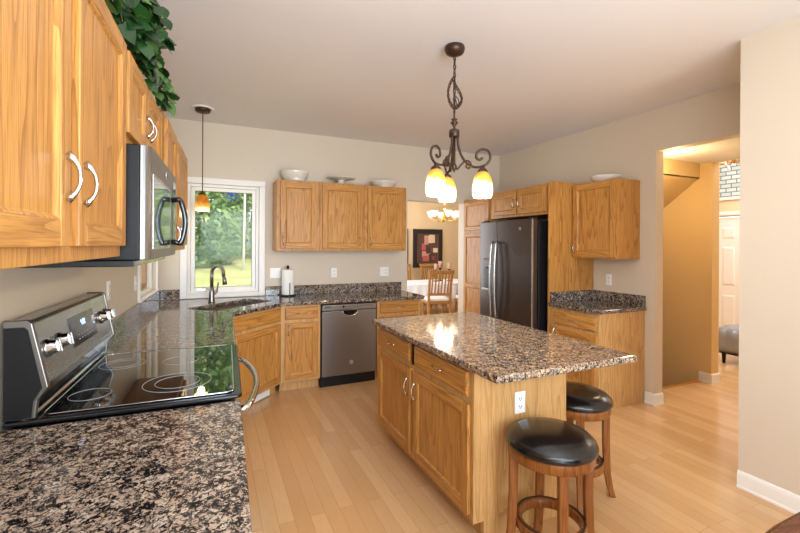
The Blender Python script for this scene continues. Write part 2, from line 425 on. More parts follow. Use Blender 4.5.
# corner window in the left wall
w = bpy.data.objects.new('window_2', None); C.objects.link(w); struct(w); w.location = (*Lw(0, 0), 0); w.rotation_euler.z = LROT
m = M(); m.box(3.80, 3.86, -.018, .002, 1.02, 2.18); m.box(4.70, 4.76, -.018, .002, 1.02, 2.18); m.box(3.86, 4.70, -.018, .002, 2.12, 2.18); m.box(3.80, 4.76, -.026, .002, 1.019, 1.035)
struct(m.build('casing', TRIM, w, .005))
struct(ring(M(), 3.86, 4.70, 1.03, 2.12, .035, .03, .12).build('frame', TRIM, w, .003))
struct(ring(M(), 3.90, 4.66, 1.07, 2.08, .05, .07, .11).build('sash', mat('tan_sash', (170, 132, 92), .5), w, .003))
struct(M().box(3.94, 4.62, .088, .092, 1.11, 2.04).build('pane', GLASS, w))
# foyer door and its transom
d = bpy.data.objects.new('door_1', None); C.objects.link(d); struct(d)
m = M(); m.box(7.615, 7.655, 3.17, 4.05, .01, 1.965)
for y0, y1 in ((3.75, 3.945), (3.29, 3.485)):
    for z0, z1 in ((1.62, 1.82), (.86, 1.5), (.2, .72)):
        m.hexa([(7.618, y0, z0), (7.618, y1, z0), (7.618, y1, z1), (7.618, y0, z1)], [(7.604, y0 + .03, z0 + .03), (7.604, y1 - .03, z0 + .03), (7.604, y1 - .03, z1 - .03), (7.604, y0 + .03, z1 - .03)])
struct(m.build('leaf', TRIM, d))
m = M(); m.box(7.58, 7.6, 4.07, 4.14, 0, 2.05); m.box(7.58, 7.6, 3.08, 3.15, 0, 2.05); m.box(7.57, 7.6, 3.06, 4.16, 2.0, 2.06); struct(m.build('casing', TRIM, d, .005))
struct(M().lathe([(0, 0), (.02, .004), (.027, .02), (.02, .04), (0, .045)], (0, 0, 0), 14).xf(Matrix.Translation((7.60, 3.23, .95)) @ Matrix.Rotation(-PI / 2, 4, 'Y')).build('knob', BRASS, d))
w = bpy.data.objects.new('window_3', None); C.objects.link(w); struct(w)
BRK = mat('leaded_glass', (190, 200, 196), .3); k = N(BRK)
tc = k.n('ShaderNodeTexCoord'); mp = k.n('ShaderNodeMapping'); mp.inputs['Rotation'].default_value = (0, PI / 2, PI / 2); k.l(tc.outputs['Object'], mp.inputs['Vector'])
sx = k.n('ShaderNodeSeparateXYZ'); k.l(tc.outputs['Object'], sx.inputs[0]); cx = k.n('ShaderNodeCombineXYZ'); k.l(sx.outputs[1], cx.inputs[0]); k.l(sx.outputs[2], cx.inputs[1])
br = k.n('ShaderNodeTexBrick'); k.l(cx.outputs[0], br.inputs['Vector']); br.inputs['Scale'].default_value = 1
br.inputs['Brick Width'].default_value = .15; br.inputs['Row Height'].default_value = .068; br.inputs['Mortar Size'].default_value = .007
br.inputs['Color1'].default_value = srgb(206, 214, 212); br.inputs['Color2'].default_value = srgb(176, 188, 186); br.inputs['Mortar'].default_value = srgb(96, 108, 106)
k.color(br.outputs['Color']); k.l(br.outputs['Color'], k.b.inputs['Emission Color']); k.b.inputs['Emission Strength'].default_value = .22
struct(M().box(7.63, 7.64, 3.16, 4.06, FZ0, FZ1).build('pane', BRK, w))
m = M(); ring(m, 0, 1, 0, 1, .05, 0, 1); m.bm.clear()
m.box(7.585, 7.63, 3.10, 3.17, FZ0 - .05, FZ1 + .05); m.box(7.585, 7.63, 4.05, 4.13, FZ0 - .05, FZ1 + .05); m.box(7.575, 7.63, 3.10, 4.13, FZ0 - .05, FZ0); m.box(7.585, 7.63, 3.10, 4.13, FZ1, FZ1 + .05)
struct(m.build('casing', TRIM, w))
# garden behind the house
gm = M(); g = gm.bm; NX, NY = 26, 22
vs = [[g.verts.new((-40 + 80 * i / NX, 5.2 + 70 * (j / NY) ** 1.5, -.45 + min(1, ((j / NY) ** 1.5) * 70 / 17) * 1.35 + .12 * math.sin(i * 1.7 + j))) for i in range(NX + 1)] for j in range(NY + 1)]
for j in range(NY):
    for i in range(NX): gm._f([vs[j][i], vs[j][i + 1], vs[j + 1][i + 1], vs[j + 1][i]], True)
struct(gm.build('ground', GRASS))
struct(M().box(-40, -.97, -20, 5.2, -.6, -.5).box(-.97, 40, -20, -4.1, -.6, -.5).build('ground_side', GRASS))

# ------------------------------------------------------------------ cabinets
def pull(name, parent, p, axis, L=.10, r=.003, m=NICKEL, out=.024):
    """bow handle on a front that faces -y; p is its middle on the face"""
    pts, rs = [], []
    for i in range(13):
        t = -1 + i / 6; h = out * (1 - abs(t) ** 2.6); a = t * L / 2
        pts.append((p[0] + a, p[1] - h - .001, p[2]) if axis == 'x' else (p[0], p[1] - h - .001, p[2] + a))
        rs.append(r * (1 + 1.3 * max(0, abs(t) - .6) / .4))
    return M().tube(pts, rs, 8, flat=1.5 if axis == 'z' else 1).build(name, m, parent)
def door(parent, x0, x1, z0, z1, y=0, t=.02, handle=None, hz=None, st=.056, mats=OAKM, hm=NICKEL, hl=.10, midrail=None):
    """frame-and-panel door standing in front of plane y"""
    m = M(); f = y - t
    m.box(x0, x0 + st, f, y, z0, z1); m.box(x1 - st, x1, f, y, z0, z1)
    rails = [(z0, z0 + st), (z1 - st, z1)]
    if midrail: rails.insert(1, (midrail - st / 2, midrail + st / 2))
    m.mi = 1
    for a, b in rails: m.box(x0 + st, x1 - st, f, y, a, b)
    m.mi = 0
    for (a, b), (c_, d_) in zip(rails, rails[1:]):
        X0, X1, Z0, Z1 = x0 + st, x1 - st, b, c_
        q = lambda i, yy: [m.bm.verts.new(v) for v in ((X0 + i, yy, Z0 + i), (X1 - i, yy, Z0 + i), (X1 - i, yy, Z1 - i), (X0 + i, yy, Z1 - i))]
        R = [q(0, f + .002), q(.005, f + .004), q(.009, f + .011), q(.012, f + .012)]
        for A, B in zip(R, R[1:]):
            for i in range(4): m._f([A[i], A[(i + 1) % 4], B[(i + 1) % 4], B[i]])
        m._f(R[-1])
    o = m.build('door', mats, parent, .0035, 2, fix=False)
    bm = bmesh.new(); bm.from_mesh(o.data); bmesh.ops.recalc_face_normals(bm, faces=bm.faces[:]); bm.to_mesh(o.data); bm.free()
    if handle:
        hx = x0 + .03 if handle == 'l' else x1 - .03
        pull('handle', o, (hx, f, hz), 'z', hl, m=hm)
    return o
def drawer(parent, x0, x1, z0, z1, y=0, t=.02, hm=NICKEL, handle=True, mats=OAKX):
    m = M(); f = y - t
    m.hexa([(x0, f + .006, z0), (x1, f + .006, z0), (x1, f + .006, z1), (x0, f + .006, z1)], [(x0 + .008, f, z0 + .008), (x1 - .008, f, z0 + .008), (x1 - .008, f, z1 - .008), (x0 + .008, f, z1 - .008)])
    m.box(x0, x1, f + .006, y, z0, z1)
    o = m.build('drawer', mats, parent, .003)
    if handle: pull('handle', o, ((x0 + x1) / 2, f, (z0 + z1) / 2), 'x', .10, m=hm)
    return o
def carcass(parent, w, d, z0, z1, toe=0, mats=OAKP, frame_top=None, name='body'):
    m = M()
    if toe:
        m.box(0, w, 0, d, z0 + toe, z1); m.box(0.001, w - .001, .075, d - .01, z0, z0 + toe)
    else: m.box(0, w, 0, d, z0, z1)
    return m.build(name, mats, parent, .002)

# back wall: three-door wall cabinet, three units
GB = 'oak wall cabinets over the back counter'
yb = 4.50
units = [(.622, 1.075, 'l'), (1.075, 1.603, 'r'), (1.603, 2.137, 'l')]
lab = ['honey oak wall cabinet nearest the window, below the cream bowl', 'middle honey oak wall cabinet on the back wall, below the cake stand', 'honey oak wall cabinet next to the dining room doorway, below the shallow dish']
for (a, b, h), L_ in zip(units, lab):
    t = thing('wall_cabinet', L_, 'cabinet', (a, yb, 0), 0, GB); wd = b - a - .001
    carcass(t, wd, YB - yb - .001, 1.42, 2.18, mats=OAK)
    door(t, .035, wd - .03, 1.447, 2.155, handle=h, hz=1.53, hl=.085)
# back wall base run
t = thing('base_cabinet', 'oak base cabinet with one drawer and one door, between the sink corner and the dishwasher', 'cabinet', (.628, 4.215, 0), 0, 'oak base cabinets')
carcass(t, .397, .60, 0, .876, .105); drawer(t, .04, .372, .735, .855); door(t, .04, .372, .135, .70, handle='l', hz=.63)
t = thing('base_cabinet', 'oak base cabinet at the end of the back counter beside the dining doorway', 'cabinet', (1.655, 4.215, 0), 0, 'oak base cabinets')
carcass(t, .535, .60, 0, .876, .105); drawer(t, .03, .505, .735, .855); door(t, .03, .505, .135, .70, handle='r', hz=.63)
# diagonal sink base, filling the corner
A = Vector((.135, 3.735)); Bq = Vector((.626, 4.205)); u = (Bq - A).normalized(); ang = math.atan2(u.y, u.x); wd = (Bq - A).length
t = thing('sink_cabinet', 'diagonal oak sink base cabinet with a false drawer front, in the corner under the faucet', 'cabinet', (A.x, A.y, 0), ang)
inv = Matrix.Rotation(-ang, 4, 'Z') @ Matrix.Translation((-A.x, -A.y, 0))
def lc(p): v = inv @ Vector((p[0], p[1], 0)); return (v.x, v.y)
poly = [lc(p) for p in (A, Bq, (.626, 4.80), (-.49, 4.80), (-.512, 3.755))]
toe = [lc(p) for p in (A + Vector((-.06, .06)), Bq + Vector((-.04, .08)), (.62, 4.79), (-.48, 4.79), (-.50, 3.80))]
M().prism(poly, .105, .70).prism(toe, 0, .105).hexa([(0, 0, .70), (wd, 0, .70), (wd, .02, .70), (0, .02, .70)], [(0, 0, .876), (wd, 0, .876), (wd, .02, .876), (0, .02, .876)]).build('body', OAKP, t)
drawer(t, .02, wd - .02, .735, .855, handle=False); door(t, .02, wd - .02, .135, .70)
m = M(); m.box(.30, .60, .066, .074, .012, .092)
for i in range(9): m.box(.32, .58, .064, .067, .02 + i * .0075, .0235 + i * .0075)
tag(m.build('floor_register', WHITE), 'white metal air register in the toe kick of the sink cabinet', 'vent')
o = bpy.data.objects['floor_register']; o.location = (A.x, A.y, 0); o.rotation_euler.z = ang

# left wall: wall cabinets (own frame, fronts face the room)
GL = 'oak wall cabinets on the left wall'
def left_unit(u0, u1, v, z0, z1, L_, doors):
    t = thing('wall_cabinet', L_, 'cabinet', (*Lw(u0, v - .02), 0), LROT, GL)
    carcass(t, u1 - u0 - .001, v - .021, z0, z1, mats=OAK)
    for a, b, h, hz, hl in doors: door(t, a - u0, b - u0, z0 + .036, z1 - .03, handle=h, hz=hz, hm=CHROME, hl=hl)
    return t
left_unit(.40, 1.70, .33, 1.445, 2.20, 'large oak wall cabinet nearest the camera with two chrome handles, left of the microwave', [(.70, 1.145, 'r', 1.632, .098), (1.205, 1.682, 'l', 1.632, .098)])
left_unit(1.703, 2.49, .33, 1.845, 2.20, 'short oak wall cabinet directly above the microwave', [(1.725, 2.085, 'r', 1.985, .085), (2.105, 2.47, 'l', 1.985, .085)])
left_unit(2.495, 3.06, .35, 1.445, 2.20, 'tall oak wall cabinet just beyond the microwave', [(2.56, 2.99, 'r', 1.55, .10)])
left_unit(3.061, 3.80, .35, 1.445, 2.20, 'last oak wall cabinet on the left wall, at the window corner', [(3.15, 3.765, 'l', 1.55, .10)])
# left wall base cabinets below the worktops
t = thing('base_cabinet', 'oak base cabinet under the near granite counter at left', 'cabinet', (*Lw(.0, .64), 0), LROT, 'oak base cabinets')
carcass(t, 1.62, .62, 0, .876, .105)
for i in range(3): drawer(t, .03 + .53 * i, .53 + .53 * i, .735, .855); door(t, .03 + .53 * i, .53 + .53 * i, .135, .70, handle='r', hz=.63)
t = thing('base_cabinet', 'oak base cabinet between the range and the sink corner', 'cabinet', (*Lw(2.53, .64), 0), LROT, 'oak base cabinets')
carcass(t, 1.17, .62, 0, .876, .105); 
for i in range(2): drawer(t, .03 + .57 * i, .57 + .57 * i, .735, .855); door(t, .03 + .57 * i, .57 + .57 * i, .135, .70, handle='r', hz=.63)

# right wall
RR = -PI / 2
t = thing('wall_cabinet', 'single-door oak wall cabinet above the small counter right of the refrigerator', 'cabinet', (3.46, 3.188, 0), RR)
carcass(t, .523, .319, 1.368, 2.13, mats=OAK); door(t, .012, .512, 1.385, 2.118, handle='l', hz=1.47, hl=.085)
t = thing('base_cabinet', 'oak base cabinet with one drawer under the small counter right of the refrigerator', 'cabinet', (3.16, 3.192, 0), RR, 'oak base cabinets')
carcass(t, .582, .618, 0, .876, .105); drawer(t, .05, .556, .71, .842); door(t, .05, .556, .135, .685, handle='l', hz=.62)
tag(M().box(3.14, 3.778, 3.1945, 3.214, 0, 2.155).build('tall_gable', OAK, None, .002), 'tall oak end panel between the refrigerator and the small counter', 'cabinet panel')
t = thing('overhead_cabinet', 'short two-door oak cabinet above the refrigerator', 'cabinet', (3.17, 4.203, 0), RR)
carcass(t, .985, .605, 1.82, 2.14, mats=OAK)
door(t, .045, .478, 1.85, 2.108, handle='r', hz=1.975, hl=.085, st=.05); door(t, .505, .94, 1.85, 2.108, handle='l', hz=1.975, hl=.085, st=.05)
t = thing('pantry_cabinet', 'tall oak pantry cabinet between the dining doorway and the refrigerator', 'cabinet', (3.17, 4.81, 0), RR)
carcass(t, .60, .605, 0, 2.11, .105, mats=OAK)
door(t, .025, .575, 1.69, 2.075, handle='r', hz=1.78, hl=.085, st=.05); door(t, .025, .575, .135, 1.655, handle='r', hz=1.1, hl=.085, midrail=.955, st=.05)

# island
t = thing('kitchen_island', 'oak kitchen island with two drawers and two doors in the middle of the room', 'island', (1.19, 2.985, 0), RR)
m = M(); m.box(0, 1.27, 0, .61, .105, .876); m.box(.04, 1.24, .07, .60, 0, .105); m.box(1.27, 1.285, -.005, .612, .105, .876); m.box(1.255, 1.285, .06, .612, 0, .105)
m.build('body', OAKP, t, .002)
drawer(t, .012, .57, .725, .852, mats=OAKX); drawer(t, .642, 1.24, .725, .852)
door(t, .03, .585, .135, .688, handle='r', hz=.565, hl=.11); door(t, .635, 1.252, .135, .688, handle='l', hz=.565, hl=.11)
M().box(.60, .625, -.012, 0, .72, .86).build('drawer_stile', BLACK, t)

# ------------------------------------------------------------------ worktops
def slab(name, poly, z0, z1, label, hole=None, bev=.009, st=None):
    bm = bmesh.new(); es = []
    for P in [poly] + ([hole] if hole else []):
        vs = [bm.verts.new((x, y, z0)) for x, y in P]
        es += [bm.edges.new((vs[i], vs[(i + 1) % len(vs)])) for i in range(len(vs))]
    bmesh.ops.triangle_fill(bm, edges=es, use_beauty=True, use_dissolve=False)
    r = bmesh.ops.extrude_face_region(bm, geom=bm.faces[:])
    bmesh.ops.translate(bm, verts=[v for v in r['geom'] if isinstance(v, bmesh.types.BMVert)], vec=(0, 0, z1 - z0))
    m = M(); m.bm.free(); m.bm = bm
    return tag(m.build(name, st or GRAN, None, bev, 3), label, 'countertop')
near = slab('countertop', [Lw(-.05, .002), Lw(1.655, .002), Lw(1.655, .70), Lw(-.05, .70)], .877, .914, 'speckled granite countertop in the left foreground, before the range')
sc = Vector((.185, 4.245)); n_ = Vector((-u.y, u.x))
hole = [tuple(sc + u * a + n_ * b) for a, b in rbox(-.38, .38, -.175, .175, .05)]
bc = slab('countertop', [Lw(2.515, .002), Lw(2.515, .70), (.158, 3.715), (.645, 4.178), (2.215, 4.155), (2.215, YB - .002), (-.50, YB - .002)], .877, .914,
          'speckled granite countertop wrapping the sink corner and the back wall', hole, st=GRAN_SHADED)
m = M(); m.box(.545, 2.215, YB - .024, YB - .002, .915, 1.018); m.build('backsplash', GRAN_SHADED, bc, .003)
m = M(); m.box(-.49, -.303, YB - .024, YB - .002, .915, 1.018); m.build('backsplash', GRAN_SHADED, bc, .003)
o = M().hexa([(*Lw(2.515, .002), .915), (*Lw(4.72, .002), .915), (*Lw(4.72, .024), .915), (*Lw(2.515, .024), .915)], [(*Lw(2.515, .002), 1.018), (*Lw(4.72, .002), 1.018), (*Lw(4.72, .024), 1.018), (*Lw(2.515, .024), 1.018)]).build('backsplash', GRAN_SHADED, bc)
rc = slab('countertop', [(3.115, 2.588), (XR - .002, 2.588), (XR - .002, 3.1925), (3.115, 3.1925)], .877, .914, 'small granite countertop beside the refrigerator panel on the right wall', st=GRAN_SHADED)
M().box(XR - .024, XR - .002, 2.60, 3.1925, .915, 1.018).build('backsplash', GRAN_SHADED, rc, .003)
M().box(3.15, XR - .025, 3.171, 3.1925, .915, 1.018).build('backsplash', GRAN_SHADED, rc, .003)
slab('countertop', [(1.142, 1.462), (2.045, 1.452), (2.052, 3.03), (1.130, 2.985)], .877, .914, 'large granite countertop on the island, with overhang for the stools', st=GRAN_LIT)

# sink and faucet
t = thing('sink', 'undermount stainless steel sink in the corner counter', 'sink', (sc.x, sc.y, 0), ang)
m = M(); R = []
for f, z in ((1.04, .874), (1.0, .874), (.97, .72), (.90, .705)):
    R.append([m.bm.verts.new((a * f, b * f, z)) for a, b in rbox(-.385, .385, -.18, .18, .05)])
for a, b in zip(R, R[1:]):
    for i in range(len(a)): m._f([a[i], a[(i + 1) % len(a)], b[(i + 1) % len(a)], b[i]], True)
m._f(R[-1]); m.build('basin', STEEL, t, fix=False)
M().box(-.012, .012, -.165, .165, .72, .85).build('divider', STEEL, t, .01)
for x in (-.19, .19): M().lathe([(0, .708), (.04, .708), (.045, .713), (.03, .7115), (0, .711)], (x, 0, 0)).build('drain', CHROME, t)
fx = (.0, 4.475)
t = thing('faucet', 'brushed nickel gooseneck pull-down faucet behind the sink', 'faucet', (*fx, .9145), ang)
M().lathe([(0, 0), (.032, 0), (.032, .006), (.027, .03), (.024, .10), (.019, .15), (.0, .15)]).build('base', GUN, t)
pts = [(0, 0, .14), (0, 0, .26)] + [(0, -.075 + .075 * math.cos(a), .285 + .075 * math.sin(a)) for a in [PI * i / 10 for i in range(10)]] + [(0, -.153, .26)]
M().tube(pts, .017, 12).build('spout', GUN, t)
M().tube([(0, -.152, .262), (0, -.162, .225), (0, -.17, .178)], [.016, .019, .023], 14).build('spray_head', GUN, t)
M().tube([(.02, 0, .075), (.05, -.01, .10), (.062, -.012, .14), (.07, -.012, .19)], [.016, .013, .009, .006], 10).build('handle', GUN, t)

# ------------------------------------------------------------------ appliances
# dishwasher
t = thing('dishwasher', 'stainless dishwasher with pocket handle under the back counter', 'dishwasher', (1.029, 4.19, 0))
M().box(.005, .613, .04, .60, .10, .868).build('tub', BLACK, t)
dm = M()
dm.box(.010, .608, 0, .04, .115, .795); dr = dm.build('door_panel', SLATE, t, .006, 3)
cp = M().box(.010, .608, -.004, .04, .800, .860).build('control_panel', SLATE, t, .005, 3)
M().hexa([(.225, -.006, .798), (.395, -.006, .798), (.395, -.006, .80), (.225, -.006, .80)], [(.225, -.0061, .799), (.395, -.0061, .799), (.395, -.0061, .801), (.225, -.0061, .801)]).build('pocket_lip', STEEL, cp)
m = M(); pk = [(.222 + .176 * i / 16, .80 - .058 * math.sin(PI * i / 16) ** .45) for i in range(17)]
m.hexa([(x, -.0045, z) for x, z in pk] , [(x, -.0005, z) for x, z in pk]); m.build('handle_pocket', BLACKG, dr)
m = M(); m.tube([(x, -.005, z - .003) for x, z in pk], .005, 8); m.build('pocket_rim', NICKEL, dr)
PP = mat('panel_print', (70, 66, 64), .4)
M().box(.03, .10, -.0052, -.004, .832, .846).build('printed_legend', PP, cp)
for i in range(7): M().box(.30 + i * .04, .318 + i * .04, -.0052, -.004, .836, .841).build('button', PP, cp)
M().disc((.235, -.005, .838), .011, 'y', .003).build('indicator', BLACKG, cp)
def emblem(parent, x, y, z, r, name='emblem'):
    o = M().disc((x, y, z), r, 'y', .003, 28).build(name, LOGO, parent)
    m = M(); pts = [(x + r * .78 * math.cos(a), y - .002, z + r * .78 * math.sin(a)) for a in [2 * PI * i / 24 for i in range(24)]]
    m.tube(pts, r * .07, 6, closed=True)
    for s in (-1, 1):        # looping script initials
        cx = x + s * r * .24
        m.tube([(cx + r * .3 * math.cos(a) * (1 if s < 0 else .8), y - .002, z + r * .42 * math.sin(a)) for a in [.6 + 5.2 * i / 14 for i in range(15)]], r * .08, 6)
        m.tube([(cx - r * .1, y - .002, z), (cx + r * .28, y - .002, z - r * .02)], r * .07, 6)
    m.build('monogram', mat('emblem_print', (90, 90, 92), .4), o); return o
emblem(dr, .325, -.002, .245, .02)
M().box(.004, .614, .045, .07, .0, .11).build('toe_kick', BLACK, t, .003)

# refrigerator
t = thing('refrigerator', 'dark slate side-by-side refrigerator with ice dispenser', 'refrigerator', (2.98, 4.172, 0), RR)
M().box(0, .905, .085, .74, .02, 1.755).build('cabinet_shell', BLACK, t, .006)
fz = M().box(.003, .331, 0, .08, .08, 1.772).build('freezer_door', FSLATE, t, .012, 3)
fd = M().box(.338, .902, 0, .08, .08, 1.772).build('refrigerator_door', FSLATE, t, .012, 3)
M().box(.898, .9045, -.001, .02, .09, 1.765).build('edge_trim', STEEL, fd, .002)
M().box(.01, .895, .03, .10, .0, .075).build('base_grille', BLACK, t)
for p, x in ((fz, .292), (fd, .376)):
    pts = [(x, -.012, 1.53), (x, -.05, 1.515)] + [(x, -.05 - .022 * math.sin(PI * i / 12), 1.50 - .80 * i / 12) for i in range(13)] + [(x, -.05, .685), (x, -.012, .67)]
    M().tube(pts, [.013] * len(pts), 10).build('handle', STEEL, p)
ds = M().box(.068, .205, -.004, .01, .965, 1.335).build('dispenser', BLACKG, fz, .006)
M().box(.078, .195, -.010, -.003, 1.235, 1.325).build('control_panel', mat('dispenser_grey', (120, 120, 120), .3), ds, .003)
M().box(.084, .19, -.0055, -.0035, .99, 1.22).build('cavity', mat('dispenser_cavity', (24, 22, 22), .25), ds)
M().box(.075, .20, -.022, -.004, .965, .985).build('drip_tray', STEEL, ds, .003)
m = M()
for i in range(3): m.box(.09 + i * .035, .11 + i * .035, -.0115, -.0100, 1.29, 1.297)
m.build('buttons', PRINT, ds)
emblem(fd, .72, -.002, 1.672, .017)
for x in (.06, .85): M().box(x - .03, x + .03, .03, .10, 1.773, 1.79).build('hinge_cover', BLACK, t, .004)

# microwave (origin on the left wall)
t = thing('microwave', 'over-the-range stainless microwave with black sides below the short cabinet', 'microwave', (*Lw(1.706, 0), 0), LROT)
mb = M().box(0, .776, -.365, -.004, 1.43, 1.838).build('housing', BLACK, t, .004)
M().box(.002, .774, -.352, -.01, 1.408, 1.43).build('underside_grille', BLACKG, t, .003)
m = M(); pr = []
for i in range(7):
    a = PI / 2 * i / 6; pr.append((.028 - .028 * math.sin(a), -.366 - .036 * (1 - math.cos(a)) if False else -.366 - .036 * math.sin(a)))
prof = [(0, -.366)] + [(.03 * (1 - math.cos(PI / 2 * i / 6)), -.366 - .032 * math.sin(PI / 2 * i / 6)) for i in range(1, 7)] + [(.625, -.398), (.625, -.366)]
m.hexa([(x, y, 1.432) for x, y in prof], [(x, y, 1.838) for x, y in prof]); md = m.build('door', MWST, t, .002)
m = M(); m.box(.065, .535, -.4005, -.398, 1.478, 1.735); m.build('window', MIRR, md)
m = M(); ring(m, .055, .545, 1.468, 1.745, .012, -.4010, -.3975); m.build('window_frame', STEEL, md, .001)
cpn = M().box(.629, .774, -.398, -.366, 1.432, 1.838).build('control_panel', MWST, t, .006)
M().box(.642, .762, -.3995, -.398, 1.48, 1.80).build('keypad', BLACKG, cpn)
hx = .585
pts = [(hx, -.398, 1.50), (hx, -.436, 1.492)] + [(hx, -.440 - .02 * math.sin(PI * i / 10), 1.488 + .21 * i / 10) for i in range(11)] + [(hx, -.436, 1.706), (hx, -.398, 1.70)]
M().tube(pts, .012, 10).build('handle', mat('dark_chrome', (70, 72, 76), .12, .9), md)
m = M().xf(Matrix()); e = emblem(md, .40, -.400, 1.79, .016)

# range (origin on the left wall)
t = thing('range', 'stainless electric range with black glass cooktop and rear control panel', 'range', (*Lw(1.66, 0), 0), LROT)
RW = .845
M().box(.004, RW - .004, -.64, -.03, .02, .905).build('body', BLACK, t, .004)
m = M(); m.prism([(0, -.012), (0, -.69), (.015, -.705), (RW - .015, -.705), (RW, -.69), (RW, -.012)], .9145, .930)
rim = m.build('cooktop_rim', mat('cooktop_rim', (30, 31, 34), .12, .3), t, .006, 3)
ck = M(); ck.prism(rbox(.03, RW - .03, -.675, -.10, .03), .9305, .9345); ct = ck.build('cooktop', COOK, t, .0015)
m = M(); m.tube([(x, y, .9345) for x, y in rbox(.03, RW - .03, -.675, -.10, .03)], .0028, 6, closed=True); m.build('cooktop_trim', CHROME, ct)
for x, y, rr in ((.23, -.47, (.122, .08)), (.19, -.19, (.065,)), (.57, -.45, (.075,)), (.60, -.21, (.09, .06))):
    for r in rr: M().tube([(x + r * math.cos(2 * PI * i / 40), y + r * math.sin(2 * PI * i / 40), .9346) for i in range(40)], .0012, 4, closed=True).build('burner_ring', PRINT, ct)
# sweeping black trough behind the glass and chrome bead
m = M(); pf = [(-.012, .93), (-.075, .932), (-.068, .945), (-.055, .955), (-.045, .97), (-.04, .99), (-.038, 1.03), (-.012, 1.03)]
m.hexa([(.012, y, z) for y, z in pf], [(RW - .012, y, z) for y, z in pf]); tr_ = m.build('rear_trough', BLACKG, t, .004)
M().tube([(.012, -.060, .932), (.012, -.076, .938), (.02, -.080, .941), (RW - .02, -.080, .941), (RW - .012, -.076, .938), (RW - .012, -.060, .932)], .010, 10).build('rear_bead', CHROME, t)
# backguard: sloping control panel with end caps
m = M(); pf = [(-.016, 1.01), (-.122, 1.035), (-.118, 1.05), (-.082, 1.232), (-.07, 1.242), (-.016, 1.242)]
m.hexa([(.018, y, z) for y, z in pf], [(RW - .018, y, z) for y, z in pf]); bg = m.build('control_panel', brushed('panel_steel', (160, 164, 164), .25), t, .004, 3)
for x0, x1 in ((.0, .018), (RW - .018, RW)):
    m = M(); pf2 = [(-.012, .935), (-.095, .935), (-.10, .99), (-.128, 1.03), (-.124, 1.05), (-.086, 1.236), (-.072, 1.247), (-.012, 1.247)]
    m.hexa([(x0, y, z) for y, z in pf2], [(x1, y, z) for y, z in pf2]); ec = m.build('end_cap', brushed('cap_steel', (128, 124, 120), .3, 'z'), t, .004, 3)
    x = x0 - .0006 if x0 < .1 else x1 + .0006
    pf3 = [(-.016, .938), (-.085, .94), (-.09, .99), (-.112, 1.03), (-.108, 1.05), (-.076, 1.215), (-.066, 1.225), (-.016, 1.225)]
    m = M(); m.hexa([(x - .0006, y, z) for y, z in pf3], [(x + .0006, y, z) for y, z in pf3]); m.build('side_panel', BLACK, ec)
sl = math.atan2(.036, .182)        # slope of the panel
def on_panel(m, x, z): return m.xf(Matrix.Translation((x, -.118 + .036 * (z - 1.05) / .182, z)) @ Matrix.Rotation(-sl, 4, 'X'))
for x in (.075, .185, .70, .785):
    kb = on_panel(M().tube([(0, 0, 0), (0, -.006, 0), (0, -.007, 0), (0, -.028, 0), (0, -.030, 0)], [.030, .030, .024, .021, .018], 24), x, 1.14).build('knob', CHROME, bg)
    on_panel(M().box(-.005, .005, -.040, -.026, -.022, .022), x, 1.14).build('knob_grip', STEEL, kb, .002)
dp = on_panel(M().box(-.15, .15, -.003, .002, -.058, .058), .45, 1.142).build('display', LCD, bg, .002)
# lit clock digits and the printed keys under them
m = M()
def digit(m, ch, x, z, h, w_=None):
    w_ = w_ or h * .5; t_ = h * .12
    seg = {'a': (x, x + w_, z + h - t_, z + h), 'd': (x, x + w_, z, z + t_), 'g': (x, x + w_, z + h / 2 - t_ / 2, z + h / 2 + t_ / 2), 'f': (x, x + t_, z + h / 2, z + h), 'b': (x + w_ - t_, x + w_, z + h / 2, z + h), 'e': (x, x + t_, z, z + h / 2), 'c': (x + w_ - t_, x + w_, z, z + h / 2)}
    for s in {'0': 'abcdef', '1': 'bc', '2': 'abged', '3': 'abgcd', '4': 'fgbc', '5': 'afgcd', '6': 'afgedc', '7': 'abc', '8': 'abcdefg', '9': 'abcdfg'}[ch]:
        a, b, c_, d_ = seg[s]; m.box(a, b, -.0042, -.0032, c_, d_)
digit(m, '4', -.03, .012, .022); digit(m, '0', -.008, .012, .022); digit(m, '8', .008, .012, .022)
on_panel(m, .45, 1.142).build('clock_digits', LED, dp)
m = M()
for i in range(6):
    for j in range(2): m.box(-.09 + i * .034, -.075 + i * .034, -.0040, -.0032, -.02 - j * .017, -.017 - j * .017)
on_panel(m, .45, 1.142).build('key_markings', PRINT, dp)
# oven door and bowed handle
M().box(.012, RW - .012, -.685, -.64, .30, .895).build('oven_door', STEEL, t, .006, 3)
M().box(.10, RW - .10, -.6875, -.685, .42, .74).build('oven_window', BLACKG, t, .002)
M().box(.012, RW - .012, -.685, -.64, .10, .285).build('storage_drawer', STEEL, t, .006)
pts = [(.06, -.684, .85), (.06, -.725, .855)] + [(.06 + (RW - .12) * i / 14, -.728 - .052 * math.sin(PI * i / 14), .856) for i in range(1, 14)] + [(RW - .06, -.725, .855), (RW - .06, -.684, .85)]
M().tube(pts, .0135, 12).build('oven_handle', CHROME, t)

